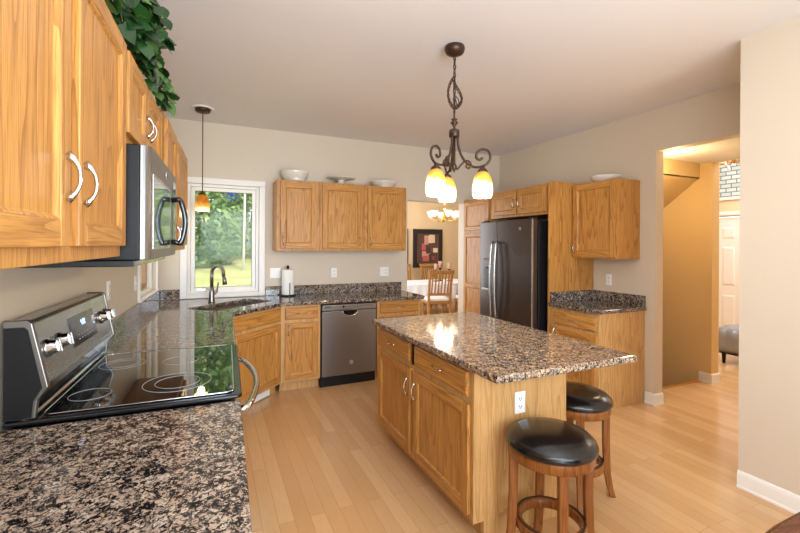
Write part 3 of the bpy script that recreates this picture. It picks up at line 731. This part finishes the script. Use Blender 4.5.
# ------------------------------------------------------------------ bar stools
def stool():
    t = thing('bar_stool', '', 'stool')
    R = .206
    M().lathe([(0, .628), (.08, .627), (.14, .620), (.18, .606), (.201, .586), (R + .002, .568), (R, .557), (.185, .552), (0, .552)], seg=48).build('cushion', LEATH, t)
    M().lathe([(.150, .551), (.196, .551), (.198, .545), (.196, .508), (.192, .503), (.165, .503), (.160, .509), (.158, .548)], seg=48).build('apron', STOOLW, t)
    for i in range(4):
        a = PI / 4 + i * PI / 2
        m = M(); sec = []
        for z, r, w_, d_ in ((0, .212, .019, .016), (.05, .196, .019, .017), (.14, .181, .019, .018), (.30, .174, .019, .019), (.45, .173, .020, .019), (.535, .174, .020, .019)):
            sec.append([m.bm.verts.new((r + sx * d_, sy * w_, z)) for sx, sy in ((-1, -1), (1, -1), (1, 1), (-1, 1))])
        for p, q in zip(sec, sec[1:]):
            for j in range(4): m._f([p[j], p[(j + 1) % 4], q[(j + 1) % 4], q[j]])
        m._f(sec[0][::-1]); m._f(sec[-1])
        m.xf(Matrix.Rotation(a, 4, 'Z')).build('leg', STOOLW, t, .004, 3)
    fr = M().lathe([(.135, .165), (.160, .165), (.163, .170), (.163, .205), (.160, .210), (.135, .210), (.132, .205), (.132, .170), (.135, .165)], seg=48).build('foot_ring', STOOLW, t)
    M().lathe([(.146, .2105), (.158, .2105), (.158, .2125), (.146, .2125), (.146, .2105)], seg=48).build('wear_strip', BRONZE, fr)
    return t
s1 = stool(); s1.location = (1.462, 1.472, 0); s1.rotation_euler.z = .30
s2 = copy_tree(s1); s2.location = (2.014, 1.832, 0); s2.rotation_euler.z = .12
for s_, L_ in ((s1, 'nearer backless bar stool with black leather cushion, in front of the island outlet'), (s2, 'farther backless bar stool with black leather cushion, beside the right side of the island')):
    s_['label'] = L_; s_['group'] = 'backless bar stools at the island'

# ------------------------------------------------------------------ chandelier above the island
t = thing('chandelier', 'bronze three-arm chandelier with lit amber glass shades hanging over the island', 'chandelier', (1.425, 2.282, 0))
M().lathe([(0, 2.778), (.062, 2.778), (.066, 2.76), (.058, 2.735), (.035, 2.722), (.012, 2.716), (0, 2.715)]).build('canopy', BRONZE, t)
m = M()
def link(m, c, rx, rz, rot, w_=.0036):
    m.tube([(c[0] + rx * math.cos(a) * math.cos(rot), c[1] + rx * math.cos(a) * math.sin(rot), c[2] + rz * math.sin(a)) for a in [2 * PI * i / 12 for i in range(12)]], w_, 5, closed=True)
z = 2.712; i = 0
while z > 2.345:
    link(m, (0, 0, z - .012), .0075, .0165, i * PI / 2); z -= .0265; i += 1
m.build('chain', BRONZE, t)
m = M()
lp = [(0, 0, 2.58), (-.03, .0, 2.54), (-.046, .004, 2.48), (-.036, .004, 2.42), (-.008, 0, 2.385), (.02, -.004, 2.39), (.05, -.008, 2.43), (.042, -.006, 2.475), (.012, 0, 2.52), (.0, .0, 2.53)]
def smooth(pts, n=6):
    P = [Vector(p) for p in pts]; out = []
    for i in range(len(P) - 1):
        p0, p1, p2, p3 = P[max(i - 1, 0)], P[i], P[i + 1], P[min(i + 2, len(P) - 1)]
        for j in range(n):
            s = j / n; out.append(.5 * ((2 * p1) + (p2 - p0) * s + (2 * p0 - 5 * p1 + 4 * p2 - p3) * s * s + (3 * p1 - p0 - 3 * p2 + p3) * s ** 3))
    out.append(P[-1]); return out
sp = smooth(lp, 4)
for i in range(0, len(sp) - 1):
    c_ = (sp[i] + sp[i + 1]) / 2; link(m, c_, .006, .0125, i * PI / 2 + .4, .0034)
m.tube(smooth([(0, 0, 2.70), (.006, .003, 2.6), (-.004, .004, 2.5), (.02, .0, 2.405), (.034, 0, 2.40), (.03, .0, 2.44), (.004, .003, 2.45), (0, 0, 2.33)]), .0032, 6)
m.build('slack_chain', BRONZE, t)
M().lathe([(0, 2.345), (.006, 2.34), (.006, 2.315), (.022, 2.305), (.012, 2.295), (.026, 2.285), (.014, 2.27), (.008, 2.255), (.012, 2.245), (.028, 2.24), (.034, 2.232), (.034, 2.195), (.028, 2.188), (0, 2.185)], seg=18).build('hub', BRONZE, t)
M().lathe([(0, 2.19), (.009, 2.19), (.009, 2.02), (.016, 2.01), (.02, 1.995), (.012, 1.98), (.005, 1.965), (0, 1.96)], seg=14).build('stem', BRONZE, t)
cr = Vector((math.cos(-.4287), math.sin(-.4287), 0))   # arms spread at 120 degrees
for ad in (-15, 98, 225):
    a = math.radians(ad - 24.6); e = Vector((math.cos(a), math.sin(a), 0))
    P = [(.022, 2.20), (.026, 2.14), (.045, 2.075), (.08, 2.02), (.125, 1.993), (.175, 1.992), (.21, 2.01), (.23, 2.045), (.218, 2.088), (.18, 2.103), (.148, 2.086), (.142, 2.052), (.163, 2.036), (.182, 2.05)]
    arm = M().tube(smooth([e * r + Vector((0, 0, z)) for r, z in P], 5), .0082, 8).build('arm', BRONZE, t)
    P = [(.008, 1.985), (.025, 1.985), (.05, 2.015), (.078, 2.035), (.104, 2.022), (.108, 1.997), (.09, 1.985), (.077, 1.996), (.083, 2.008)]
    M().tube(smooth([e * r + Vector((0, 0, z)) for r, z in P], 5), .006, 8).build('scroll', BRONZE, arm)
    px = e * .182
    M().lathe([(0, 1.998), (.008, 1.998), (.012, 1.985), (.03, 1.968), (.033, 1.958), (0, 1.957)], px, 16).build('shade_fitter', BRONZE, arm)
    sh = M().lathe([(.028, .078), (.045, .062), (.056, .035), (.063, 0), (.066, -.035), (.063, -.068), (.056, -.084), (.053, -.083), (.06, -.066), (.063, -.034), (.06, 0), (.053, .033), (.042, .059), (.028, .074), (.028, .078)], seg=28).build('lamp_shade', SHADE, t)
    sh.location = (px.x, px.y, 1.878)
    lamp('chandelier_bulb', 'POINT', (px.x, px.y, 1.765), 8, (1, .82, .58), radius=.045, parent=t)

# pendant above the sink
t = thing('pendant_light', 'small bronze pendant with amber glass shade hanging in front of the corner window', 'pendant light', (-.085, 4.33, 0))
M().lathe([(.066, 2.778), (.10, 2.778), (.098, 2.768), (.066, 2.766), (.066, 2.778)], seg=32).build('ceiling_ring', TRIM, t)
M().lathe([(0, 2.778), (.068, 2.778), (.070, 2.755), (.062, 2.738), (.03, 2.732), (0, 2.731)], seg=28).build('canopy', BRONZE, t)
M().tube([(0, 0, 2.735), (0, 0, 1.985)], .0042, 8).build('rod', BRONZE, t)
M().lathe([(0, 1.995), (.01, 1.99), (.02, 1.972), (.034, 1.955), (0, 1.953)], seg=18).build('socket_cap', BRONZE, t)
sh = M().lathe([(.03, .075), (.046, .055), (.06, .015), (.066, -.03), (.064, -.065), (.058, -.075), (.055, -.073), (.061, -.06), (.063, -.03), (.057, .014), (.043, .052), (.03, .072), (.03, .075)], seg=28).build('lamp_shade', PSHADE, t)
sh.location.z = 1.878
m = M()
for a0, k_ in ((.3, 1.2), (2.6, -1.0), (4.4, 1.1)):
    m.tube([((.0585 - .06 * (q / 10 - .45) ** 2 + .004) * math.cos(a0 + k_ * q / 10), (.0585 - .06 * (q / 10 - .45) ** 2 + .004) * math.sin(a0 + k_ * q / 10), -.05 + .1 * q / 10) for q in range(11)], .0013, 5)
m.build('glass_veins', BRONZE, sh)
lamp('pendant_bulb', 'POINT', (0, 0, 1.77), 2.2, (1, .80, .5), radius=.03, parent=t)

# ------------------------------------------------------------------ dishes on the cabinets
def bowl(name, label, x, y, z, r, h, foot, group='white dishes displayed on top of the cabinets'):
    t = M().lathe([(0, 0), (foot, 0), (foot, .006), (foot * .95, .008), (r * .86, h * .40), (r * .975, h * .82), (r, h), (r * .985, h + .003), (r * .95, h * .93), (r * .82, h * .45), (foot * .8, .016), (0, .014)], seg=40).build(name, CERAM)
    t.location = (x, y, z); return tag(t, label, 'bowl', group)
bowl('serving_bowl', 'cream ceramic bowl on the wall cabinet nearest the window', .835, 4.645, 2.181, .155, .115, .105)
t = thing('cake_stand', 'white footed cake stand on the middle wall cabinet', 'cake stand', (1.365, 4.645, 2.181), 0, 'white dishes displayed on top of the cabinets')
M().lathe([(0, .0), (.07, 0), (.07, .006), (.045, .015), (.04, .045), (.045, .055), (0, .055)], seg=32).build('pedestal', CERAM, t)
M().lathe([(0, .053), (.06, .055), (.15, .072), (.168, .082), (.165, .086), (.06, .064), (0, .063)], seg=40).build('plate', CERAM, t)
bowl('shallow_dish', 'shallow white oval dish on the wall cabinet next to the dining doorway', 1.895, 4.645, 2.181, .168, .075, .10)
o = bowl('shallow_bowl', 'shallow white bowl on the wall cabinet right of the refrigerator', 3.615, 2.92, 2.131, .145, .062, .07)

# paper towel holder
t = thing('paper_towel_holder', 'upright paper towel roll on a black holder on the back counter', 'paper towel', (.775, 4.71, .9145))
M().lathe([(0, 0), (.085, 0), (.085, .008), (.07, .014), (0, .014)], seg=32).build('base', BLACK, t)
M().tube([(0, 0, .012), (0, 0, .31)], .006, 10).build('rod', BLACK, t)
M().lathe([(0, .30), (.008, .302), (.018, .315), (.014, .332), (.006, .34), (0, .342)], seg=16).build('finial', BLACK, t)
M().lathe([(.02, .016), (.066, .016), (.068, .02), (.068, .290), (.066, .294), (.02, .294), (.02, .016)], seg=36).build('roll', PAPER, t)
M().tube([(.010, -.078, .012), (.010, -.0745, .03), (.010, -.0735, .15)], .0045, 8).build('tension_arm', BLACK, t)

# ------------------------------------------------------------------ outlets and switches
def plate(name, label, loc, rz, kind='outlet', gang=1, cat='outlet', m_=WHITE):
    """cover plate facing -y in its own frame"""
    t = thing(name, label, cat, loc, rz); w_ = .035 + .023 * (gang - 1)
    M().box(-w_, w_, -.006, -.0005, -.057, .057).build('cover_plate', m_, t, .003)
    for g in range(gang):
        x = (g - (gang - 1) / 2) * .046
        if kind == 'outlet' or (kind == 'mixed' and g == 1):
            for dz in (-.02, .02):
                r = M().prism([(x + a, b) for a, b in rbox(-.016, .016, -.014, .014, .01)], 0, .002).xf(Matrix.Translation((0, -.006, dz)) @ Matrix.Rotation(PI / 2, 4, 'X')).build('socket', m_, t)
                M().box(x - .008, x - .005, -.0086, -.008, dz - .003, dz + .007).box(x + .005, x + .008, -.0086, -.008, dz - .003, dz + .006).disc((x, -.0083, dz - .008), .0028, 'y', .0006, 8).build('slots', BLACK, r)
        else:
            M().box(x - .006, x + .006, -.013, -.006, -.014, .012).build('toggle', m_, t, .002)
    return t
plate('light_switch', 'white double light switch plate on the back wall beside the window', (.655, YB, 1.165), 0, 'switch', 2, 'switch')
plate('wall_outlet', 'white outlet on the back wall above the dishwasher', (1.334, YB, 1.155), 0)
plate('wall_outlet', 'white double cover plate on the back wall near the dining doorway', (1.985, YB, 1.155), 0, 'mixed', 2)
plate('wall_outlet', 'white outlet on the right wall above the small counter', (XR, 3.005, 1.14), RR)
plate('wall_outlet', 'white outlet on the pale oak end panel of the island', (1.470, 1.6985, .67), 0)
plate('wall_outlet', 'outlet on the left wall just past the range control panel', (*Lw(2.93, 0), 1.21), LROT)
plate('light_switch', 'switch plate on the left wall between the range and the corner window', (*Lw(3.70, 0), 1.185), LROT, 'switch', 1, 'switch')

# ------------------------------------------------------------------ pothos above the left cabinets
t = thing('potted_pothos', 'green trailing pothos plant on top of the left wall cabinets', 'plant', (*Lw(2.0, .20), 2.201))
M().lathe([(0, 0), (.085, 0), (.10, .06), (.11, .14), (.115, .15), (.105, .15), (.095, .12), (0, .12)], seg=24).build('basket', TERRA, t)
rnd = random.Random(11)
vines = []
origin = Vector(t.location)
def W2(u, v, z): x, y = Lw(u, v); return Vector((x, y, z)) - origin
ends = [(1.64, 0.275, 2.34), (1.72, 0.305, 2.30), (1.87, 0.305, 2.32), (1.97, 0.325, 2.31), (2.12, 0.305, 2.30), (2.24, 0.315, 2.31), (2.38, 0.315, 2.29), (2.46, 0.320, 2.28), (1.87, 0.245, 2.66), (2.12, 0.275, 2.64), (1.67, 0.225, 2.54), (2.02, 0.315, 2.49), (1.77, 0.285, 2.49), (2.17, 0.335, 2.46), (2.05, .33, 2.50), (1.92, .32, 2.42), (1.92, 0.165, 2.66), (1.58, 0.195, 2.40)]
lm = M(); vm = M()
def leaf(m, p, d, nrm, L):
    d = d.normalized(); s_ = d.cross(nrm).normalized(); nn = s_.cross(d)
    half = [(0, .0), (.06, .22), (-.04, .36), (.12, .48), (.35, .52), (.6, .40), (.82, .19), (1.0, 0)]
    mid = [m.bm.verts.new(p + d * (L * q) - nn * (L * .16 * q * q) ) for q in (0, .12, .35, .6, .82, 1.0)]
    for sg in (1, -1):
        ed = [m.bm.verts.new(p + d * (L * a) + s_ * (sg * L * b) - nn * (L * .16 * a * a) + nn * (L * .12 * b)) for a, b in ((-.05, .2), (-.06, .38), (.2, .50), (.45, .48), (.72, .28))]
        seq = [(mid[0], ed[0], mid[1]), (ed[0], ed[1], mid[1]), (ed[1], ed[2], mid[1]), (mid[1], ed[2], mid[2]), (ed[2], ed[3], mid[2]), (mid[2], ed[3], mid[3]), (ed[3], ed[4], mid[3]), (mid[3], ed[4], mid[4]), (ed[4], mid[5], mid[4])]
        for q in seq: m._f(q if sg > 0 else q[::-1], True)
for e in ends:
    P0 = Vector((0, 0, .13)); P3 = W2(*e); mid_ = (P0 + P3) / 2 + Vector((rnd.uniform(-.05, .05), rnd.uniform(-.05, .05), .16))
    pts = smooth([P0, mid_, P3, P3 + Vector((.01, .02, -.05))], 7); vm.tube(pts, .003, 5)
    for q in pts[5:]:
        for r_ in range(1 if q.z > .25 else 2):
            d = Vector((rnd.uniform(-.2, 1), rnd.uniform(-.8, .8), rnd.uniform(-1, .25)))
            b_ = q + Vector((rnd.uniform(-.02, .04), rnd.uniform(-.05, .05), rnd.uniform(-.04, .04)))
            if (b_ + origin).z > 2.18: leaf(lm, b_, d, Vector((rnd.uniform(.2, 1), rnd.uniform(-1, .2), rnd.uniform(.1, 1))).normalized(), rnd.uniform(.045, .072))
vm.build('vines', STEM, t); lm.build('leaves', POTH, t, fix=False)

# ------------------------------------------------------------------ dining room
def dchair(label, x, y, rz, cush=True):
    """slat-back chair facing +y in its own frame (back at y=0)"""
    t = thing('dining_chair', label, 'chair', (x, y, 0), rz, 'slat-back dining chairs')
    for sx in (-.21, .21):
        m = M(); prev = None
        for z, yy in ((0, -.05), (.22, 0), (.45, .01), (.75, -.035), (1.0, -.10)):
            c_ = [m.bm.verts.new((sx + a, yy + b, z)) for a, b in ((-.02, -.02), (.02, -.02), (.02, .02), (-.02, .02))]
            if prev:
                for j in range(4): m._f([prev[j], prev[(j + 1) % 4], c_[(j + 1) % 4], c_[j]])
            else: m._f(c_[::-1])
            prev = c_
        m._f(prev); m.build('leg', CHAIRW, t, .004)
        M().box(sx - .02, sx + .02, .38, .42, 0, .44).build('leg', CHAIRW, t, .004)
    M().box(-.23, .23, -.01, .43, .40, .445).build('seat_frame', CHAIRW, t, .006)
    M().prism(rbox(-.215, .215, .01, .425, .05), .4455, .495).build('cushion', PAPER, t, .015, 3)
    m = M(); m.hexa([(-.245, -.115, .955), (.245, -.115, .955), (.245, -.085, .955), (-.245, -.085, .955)], [(-.25, -.135, 1.03), (.25, -.135, 1.03), (.25, -.105, 1.03), (-.25, -.105, 1.03)]); m.build('top_rail', CHAIRW, t, .006)
    m = M(); m.box(-.19, .19, -.012, .018, .555, .60); m.build('lower_rail', CHAIRW, t, .004)
    for i in range(6):
        x0 = -.155 + i * .062
        M().hexa([(x0 - .013, -.003, .59), (x0 + .013, -.003, .59), (x0 + .013, .011, .59), (x0 - .013, .011, .59)], [(x0 - .013, -.106, .965), (x0 + .013, -.106, .965), (x0 + .013, -.092, .965), (x0 - .013, -.092, .965)]).build('slat', CHAIRW, t)
    return t
TX, TY = 4.35, 7.72
dchair('oak slat-back dining chair at the near side of the table, back to the kitchen', 3.86, 6.66, -.2)
dchair('oak slat-back dining chair behind the table, under the framed picture', 4.94, 9.0, PI + .06)
dchair('oak slat-back dining chair at the far left end of the table', 4.20, 9.0, PI - .05)
dchair('oak slat-back dining chair at the near right, partly hidden by the doorway jamb', 4.66, 6.60, .1)
t = thing('dining_table', 'dining table under a white tablecloth beyond the doorway', 'table', (TX, TY, 0))
M().box(-.92, 1.0, -.5, .5, .67, .705).build('tabletop', CHAIRW, t, .004)
for sx in (-.82, .90):
    for sy in (-.4, .4): M().box(sx - .035, sx + .035, sy - .035, sy + .035, 0, .67).build('leg', CHAIRW, t, .005)
m = M(); nseg = 120; out = rbox(-.935, 1.015, -.515, .515, .03, 4)
dense = []
for i in range(len(out)):
    a = Vector(out[i]); b = Vector(out[(i + 1) % len(out)]); nn = max(1, int((b - a).length / .03))
    dense += [a.lerp(b, q / nn) for q in range(nn)]
cc = Vector((.04, 0)); top = [m.bm.verts.new((p.x, p.y, .7095)) for p in dense]; m._f(top)
rows = [top]
for z, k_ in ((.695, .004), (.58, .012), (.40, .03)):
    row = []
    for i, p in enumerate(dense):
        e = (p - cc); e = Vector((e.x / 1.0, e.y / .5)).normalized(); wv = math.sin(i * .9) * k_
        row.append(m.bm.verts.new((p.x + e.x * (k_ * .8 + wv), p.y + e.y * (k_ * .8 + wv), z)))
    for i in range(len(row)): m._f([rows[-1][i], rows[-1][(i + 1) % len(row)], row[(i + 1) % len(row)], row[i]], True)
    rows.append(row)
cl = m.build('tablecloth', CLOTH); cl.location = (TX, TY, 0); tag(cl, 'white tablecloth draped over the dining table', 'tablecloth')
# candle holders on the table
for x, y, h, L_ in ((4.86, 7.9, .40, 'candle holder with a pink glass cup, right one on the dining table'), (4.72, 8.05, .43, 'taller candle holder with a pink glass cup, middle one on the dining table'), (4.56, 7.95, .38, 'candle holder with a pale glass cup, left one on the dining table')):
    t = thing('candle_holder', L_, 'candle holder', (x - .16, y - .2, .71), 0, 'candle holders on the dining table')
    M().lathe([(0, 0), (.05, 0), (.05, .01), (.012, .03), (.010, h * .55), (.03, h * .62), (.04, h * .66), (0, h * .66)], seg=18).build('stem', BLACK, t)
    M().lathe([(0, h * .665), (.036, h * .665), (.044, h), (.041, h), (.033, h * .69), (0, h * .69)], seg=18).build('cup', mat('pink_cup_glass', (206, 160, 140), .3), t)
# framed pictures
def picture(label, x0, x1, z0, z1, seedv):
    t = thing('framed_picture', label, 'picture', ((x0 + x1) / 2, 9.3, (z0 + z1) / 2), 0, 'dark framed abstracts on the dining room wall'); w_ = (x1 - x0) / 2; h_ = (z1 - z0) / 2
    m = M(); ring(m, -w_, w_, -h_, h_, .12, -.045, -.002); m.build('frame', mat('picture_frame', (44, 36, 34), .35), t, .012)
    m = M(); ring(m, -w_ + .12, w_ - .12, -h_ + .12, h_ - .12, .018, -.036, -.01); m.build('fillet', mat('frame_fillet', (116, 98, 80), .3, .5), t)
    cv = M().box(-w_ + .12, w_ - .12, -.02, -.004, -h_ + .12, h_ - .12).build('canvas', mat('canvas_ground', (92, 66, 58), .7), t)
    r = random.Random(seedv); iw, ih = w_ - .14, h_ - .14; lay = {}
    cols = [(188, 92, 88), (226, 200, 164), (206, 150, 130), (150, 70, 66), (232, 214, 190), (70, 56, 54)]
    for i in range(12):
        a, b = r.uniform(-iw, iw * .6), r.uniform(-ih, ih * .6); ww, hh = r.uniform(.06, .2), r.uniform(.06, .24)
        lay.setdefault(i % 6, []).append((a, min(iw, a + ww), -.0205 - .0006 * i, b, min(ih, b + hh)))
    m = M(); 
    for ci, rs in lay.items():
        m.mi = ci
        for a, b, yy, c_, d_ in rs: m.box(a, b, yy - .0003, yy, c_, d_)
    m.build('colour_blocks', [mat('art_paint', c_, .6) for c_ in cols], cv)
picture('large dark-framed abstract picture with red and cream blocks on the dining room wall', 4.60, 5.45, .92, 1.90, 3)
picture('dark frame at the far left of the dining room wall, mostly behind the kitchen wall', 3.66, 4.46, .92, 1.90, 5)
# dining chandelier
t = thing('dining_chandelier', 'brass chandelier with white bell shades in the dining room', 'chandelier', (4.60, 7.75, -.06))
M().lathe([(0, 2.838), (.06, 2.838), (.05, 2.81), (0, 2.80)]).build('canopy', BRASS, t)
M().tube([(0, 0, 2.81), (0, 0, 2.35)], .012, 8).build('rod', BRASS, t)
M().lathe([(0, 2.36), (.02, 2.35), (.05, 2.31), (.035, 2.26), (.02, 2.2), (.045, 2.15), (.03, 2.10), (.01, 2.07), (0, 2.05)], seg=18).build('column', BRASS, t)
for i in range(6):
    a = i * PI / 3 + .25; e = Vector((math.cos(a), math.sin(a), 0)); P = [(.03, 2.13), (.10, 2.075), (.2, 2.09), (.28, 2.13), (.31, 2.165)]
    M().tube(smooth([e * r + Vector((0, 0, z)) for r, z in P], 4), .009, 6).build('arm', BRASS, t)
    sh = M().lathe([(.02, 2.165), (.04, 2.19), (.055, 2.23), (.085, 2.285), (.088, 2.285), (.06, 2.225), (.045, 2.185), (.02, 2.16)], e * .31, 18).build('lamp_shade', WSHADE, t)
lamp('dining_bulbs', 'POINT', (0, 0, 2.42), 34, (1, .88, .70), radius=.2, parent=t)

# ------------------------------------------------------------------ hall and foyer
t = thing('upholstered_bench', 'grey tufted leather bench in the foyer below the white door', 'bench', (6.28, 2.62, 0))
m = M(); NY = 44; P = []
for i in range(NY + 1):
    y = -.52 + 1.04 * i / NY; k_ = .010 * math.sin(i * 1.15) + .006 * math.sin(i * 2.7)
    P.append([m.bm.verts.new((x + (k_ if j in (1, 2, 3) else 0) * sg, y, z)) for j, (x, z, sg) in enumerate([(-.32, .15, 1), (-.335, .22, 1), (-.34, .32, 1), (-.325, .41, 1), (-.27, .445, 1), (0, .46, 1), (.27, .445, 1), (.325, .41, 1), (.335, .28, 1), (.32, .15, 1)])])
for a, b in zip(P, P[1:]):
    for j in range(9): m._f([a[j], a[j + 1], b[j + 1], b[j]], True)
    m._f([a[9], a[0], b[0], b[9]])
m._f(P[0]); m._f(P[-1][::-1]); m.build('seat', BENCHL, t)
M().box(-.31, .31, -.5, .5, .125, .15).build('base_frame', BLACK, t)
for sx in (-.28, .28):
    for sy in (-.46, .46): M().lathe([(0, 0), (.016, 0), (.026, .125), (0, .125)], (sx, sy, 0), 10).build('leg', BLACK, t)
t = thing('foyer_chandelier', 'brass chandelier with crystal drops high in the foyer', 'chandelier', (6.25, 3.1, 0))
M().tube([(0, 0, 3.4), (0, 0, 2.75)], .008, 6).build('rod', BRASS, t)
M().lathe([(0, 2.78), (.03, 2.76), (.05, 2.70), (.03, 2.64), (.015, 2.60), (0, 2.58)], seg=16).build('column', BRASS, t)
for i in range(8):
    a = i * PI / 4; e = Vector((math.cos(a), math.sin(a), 0))
    M().tube(smooth([e * r + Vector((0, 0, z)) for r, z in ((.03, 2.66), (.12, 2.60), (.22, 2.63), (.26, 2.69))], 4), .009, 6).build('arm', BRASS, t)
    M().lathe([(0, 2.69), (.03, 2.695), (.032, 2.70), (.012, 2.70), (.011, 2.78), (0, 2.79)], e * .26, 10).build('candle', WSHADE, t)
    M().lathe([(0, 2.53), (.014, 2.55), (.008, 2.58), (0, 2.60)], e * .2, 6).build('crystal', mat('crystal', (235, 240, 245), .05, .3), t)

# ------------------------------------------------------------------ chair at the lower right corner
t = thing('armchair', 'dark mahogany chair with a curved rail and black upholstery at the lower right corner', 'chair', (1.50, .275, 0), 0)
pw = lambda c: math.copysign(abs(c) ** .6, c)
arc = [(.36 * pw(math.cos(a)), .30 * pw(math.sin(a))) for a in [math.radians(5 + 170 * i / 24) for i in range(25)]]
M().tube([(x, y, .712 + .012 * math.sin(PI * i / 24)) for i, (x, y) in enumerate(arc)], .022, 10, flat=.8).build('top_rail', DARKW, t)
m = M(); a_ = [m.bm.verts.new((x * .93, y * .93, .50)) for x, y in arc]; b_ = [m.bm.verts.new((x * .95, y * .95, .70)) for x, y in arc]; c_ = [m.bm.verts.new((x * .84, y * .84, .695)) for x, y in arc]; d_ = [m.bm.verts.new((x * .82, y * .82, .50)) for x, y in arc]
for A_, B_ in ((a_, b_), (b_, c_), (c_, d_), (d_, a_)):
    for i in range(24): m._f([A_[i], A_[i + 1], B_[i + 1], B_[i]], True)
m._f([a_[0], b_[0], c_[0], d_[0]]); m._f([a_[-1], b_[-1], c_[-1], d_[-1]]); m.build('back_pad', LEATH, t)
M().prism([(.30 * math.cos(a), -.02 + .27 * math.sin(a)) for a in [2 * PI * i / 32 for i in range(32)]], .41, .475).build('seat', LEATH, t, .02, 3)
M().prism([(.29 * math.cos(a), -.02 + .26 * math.sin(a)) for a in [2 * PI * i / 32 for i in range(32)]], .36, .41).build('seat_frame', DARKW, t, .005)
for i in (1, 8, 16, 23): M().tube([(arc[i][0] * .93, arc[i][1] * .93, .0), (arc[i][0] * .93, arc[i][1] * .93, .40), (arc[i][0], arc[i][1], .71)], [.016, .02, .018], 10).build('leg', DARKW, t)

# ------------------------------------------------------------------ trees in the garden
def gz(y): return -.45 + min(1, (y - 5.2) / 17) * 1.35
def tree(name, label, x, y, h, rad, m_, n, seedv, trunk=BARK, tr=.12, base=.08, leaf_s=.12):
    t = thing(name, label, 'tree', (x, y, gz(y) - .15), 0, 'trees at the edge of the lawn'); r = random.Random(seedv)
    M().tube([(0, 0, 0), (.05, .02, h * .4), (-.03, 0, h * .75), (0, 0, h * .96)], [tr, tr * .8, tr * .5, tr * .15], 8).build('trunk', trunk, t)
    m = M()
    for i in range(n):
        z = h * (base + (1 - base) * r.random()); f = (z / h - base) / (1 - base)
        pr = rad * (math.sqrt(max(0, 1 - (2 * f - .9) ** 2 / 1.25)) if name != 'spruce_tree' else (1.02 - f))
        a = r.uniform(0, 2 * PI); q = pr * math.sqrt(r.uniform(.25, 1)) * (1 + .2 * math.sin(a * 3 + z * 2.2))
        p = Vector((q * math.cos(a), q * math.sin(a), z)); e1 = Vector((r.gauss(0, 1), r.gauss(0, 1), r.gauss(0, .6))).normalized(); e2 = e1.cross(Vector((r.gauss(0, 1), r.gauss(0, 1), r.gauss(0, 1)))).normalized(); s_ = leaf_s * r.uniform(.6, 1.3)
        m._f([m.bm.verts.new(p + e1 * s_), m.bm.verts.new(p + e2 * s_ * .55), m.bm.verts.new(p - e1 * s_), m.bm.verts.new(p - e2 * s_ * .55)])
    m.build('foliage', m_, t, fix=False)
tree('birch_tree', 'slender white-barked birch at the lawn edge, right side of the window view', 1.15, 17.6, 9.5, 1.3, LEAFA, 900, 1, BIRCH, .055, .55)
tree('maple_tree', 'bushy bright green tree at the left of the window view', -.9, 19.0, 7.5, 2.4, LEAFB, 8000, 2, base=.02)
tree('maple_tree', 'light green tree in the middle of the window view, behind the birch', 1.5, 22.5, 9.5, 3.0, LEAFA, 8000, 3, base=.03)
tree('spruce_tree', 'dark spruce left of the middle tree', .15, 24.5, 10, 2.4, LEAFB, 6000, 4, base=.02)
tree('maple_tree', 'broad green tree at the right edge of the window view', 4.2, 23.0, 9, 3.0, LEAFA, 6000, 5, base=.03)
tree('maple_tree', 'tall green tree far left beyond the lawn', -4.2, 23.5, 9.5, 3.2, LEAFA, 6000, 6, base=.03)
tree('spruce_tree', 'tall spruce behind the bushy tree at left', -2.0, 27.0, 12, 2.8, LEAFB, 6000, 7, base=.02)
tree('spruce_tree', 'tall spruce behind the trees at right', 3.0, 28.0, 12, 3.0, LEAFB, 6000, 8, base=.02)
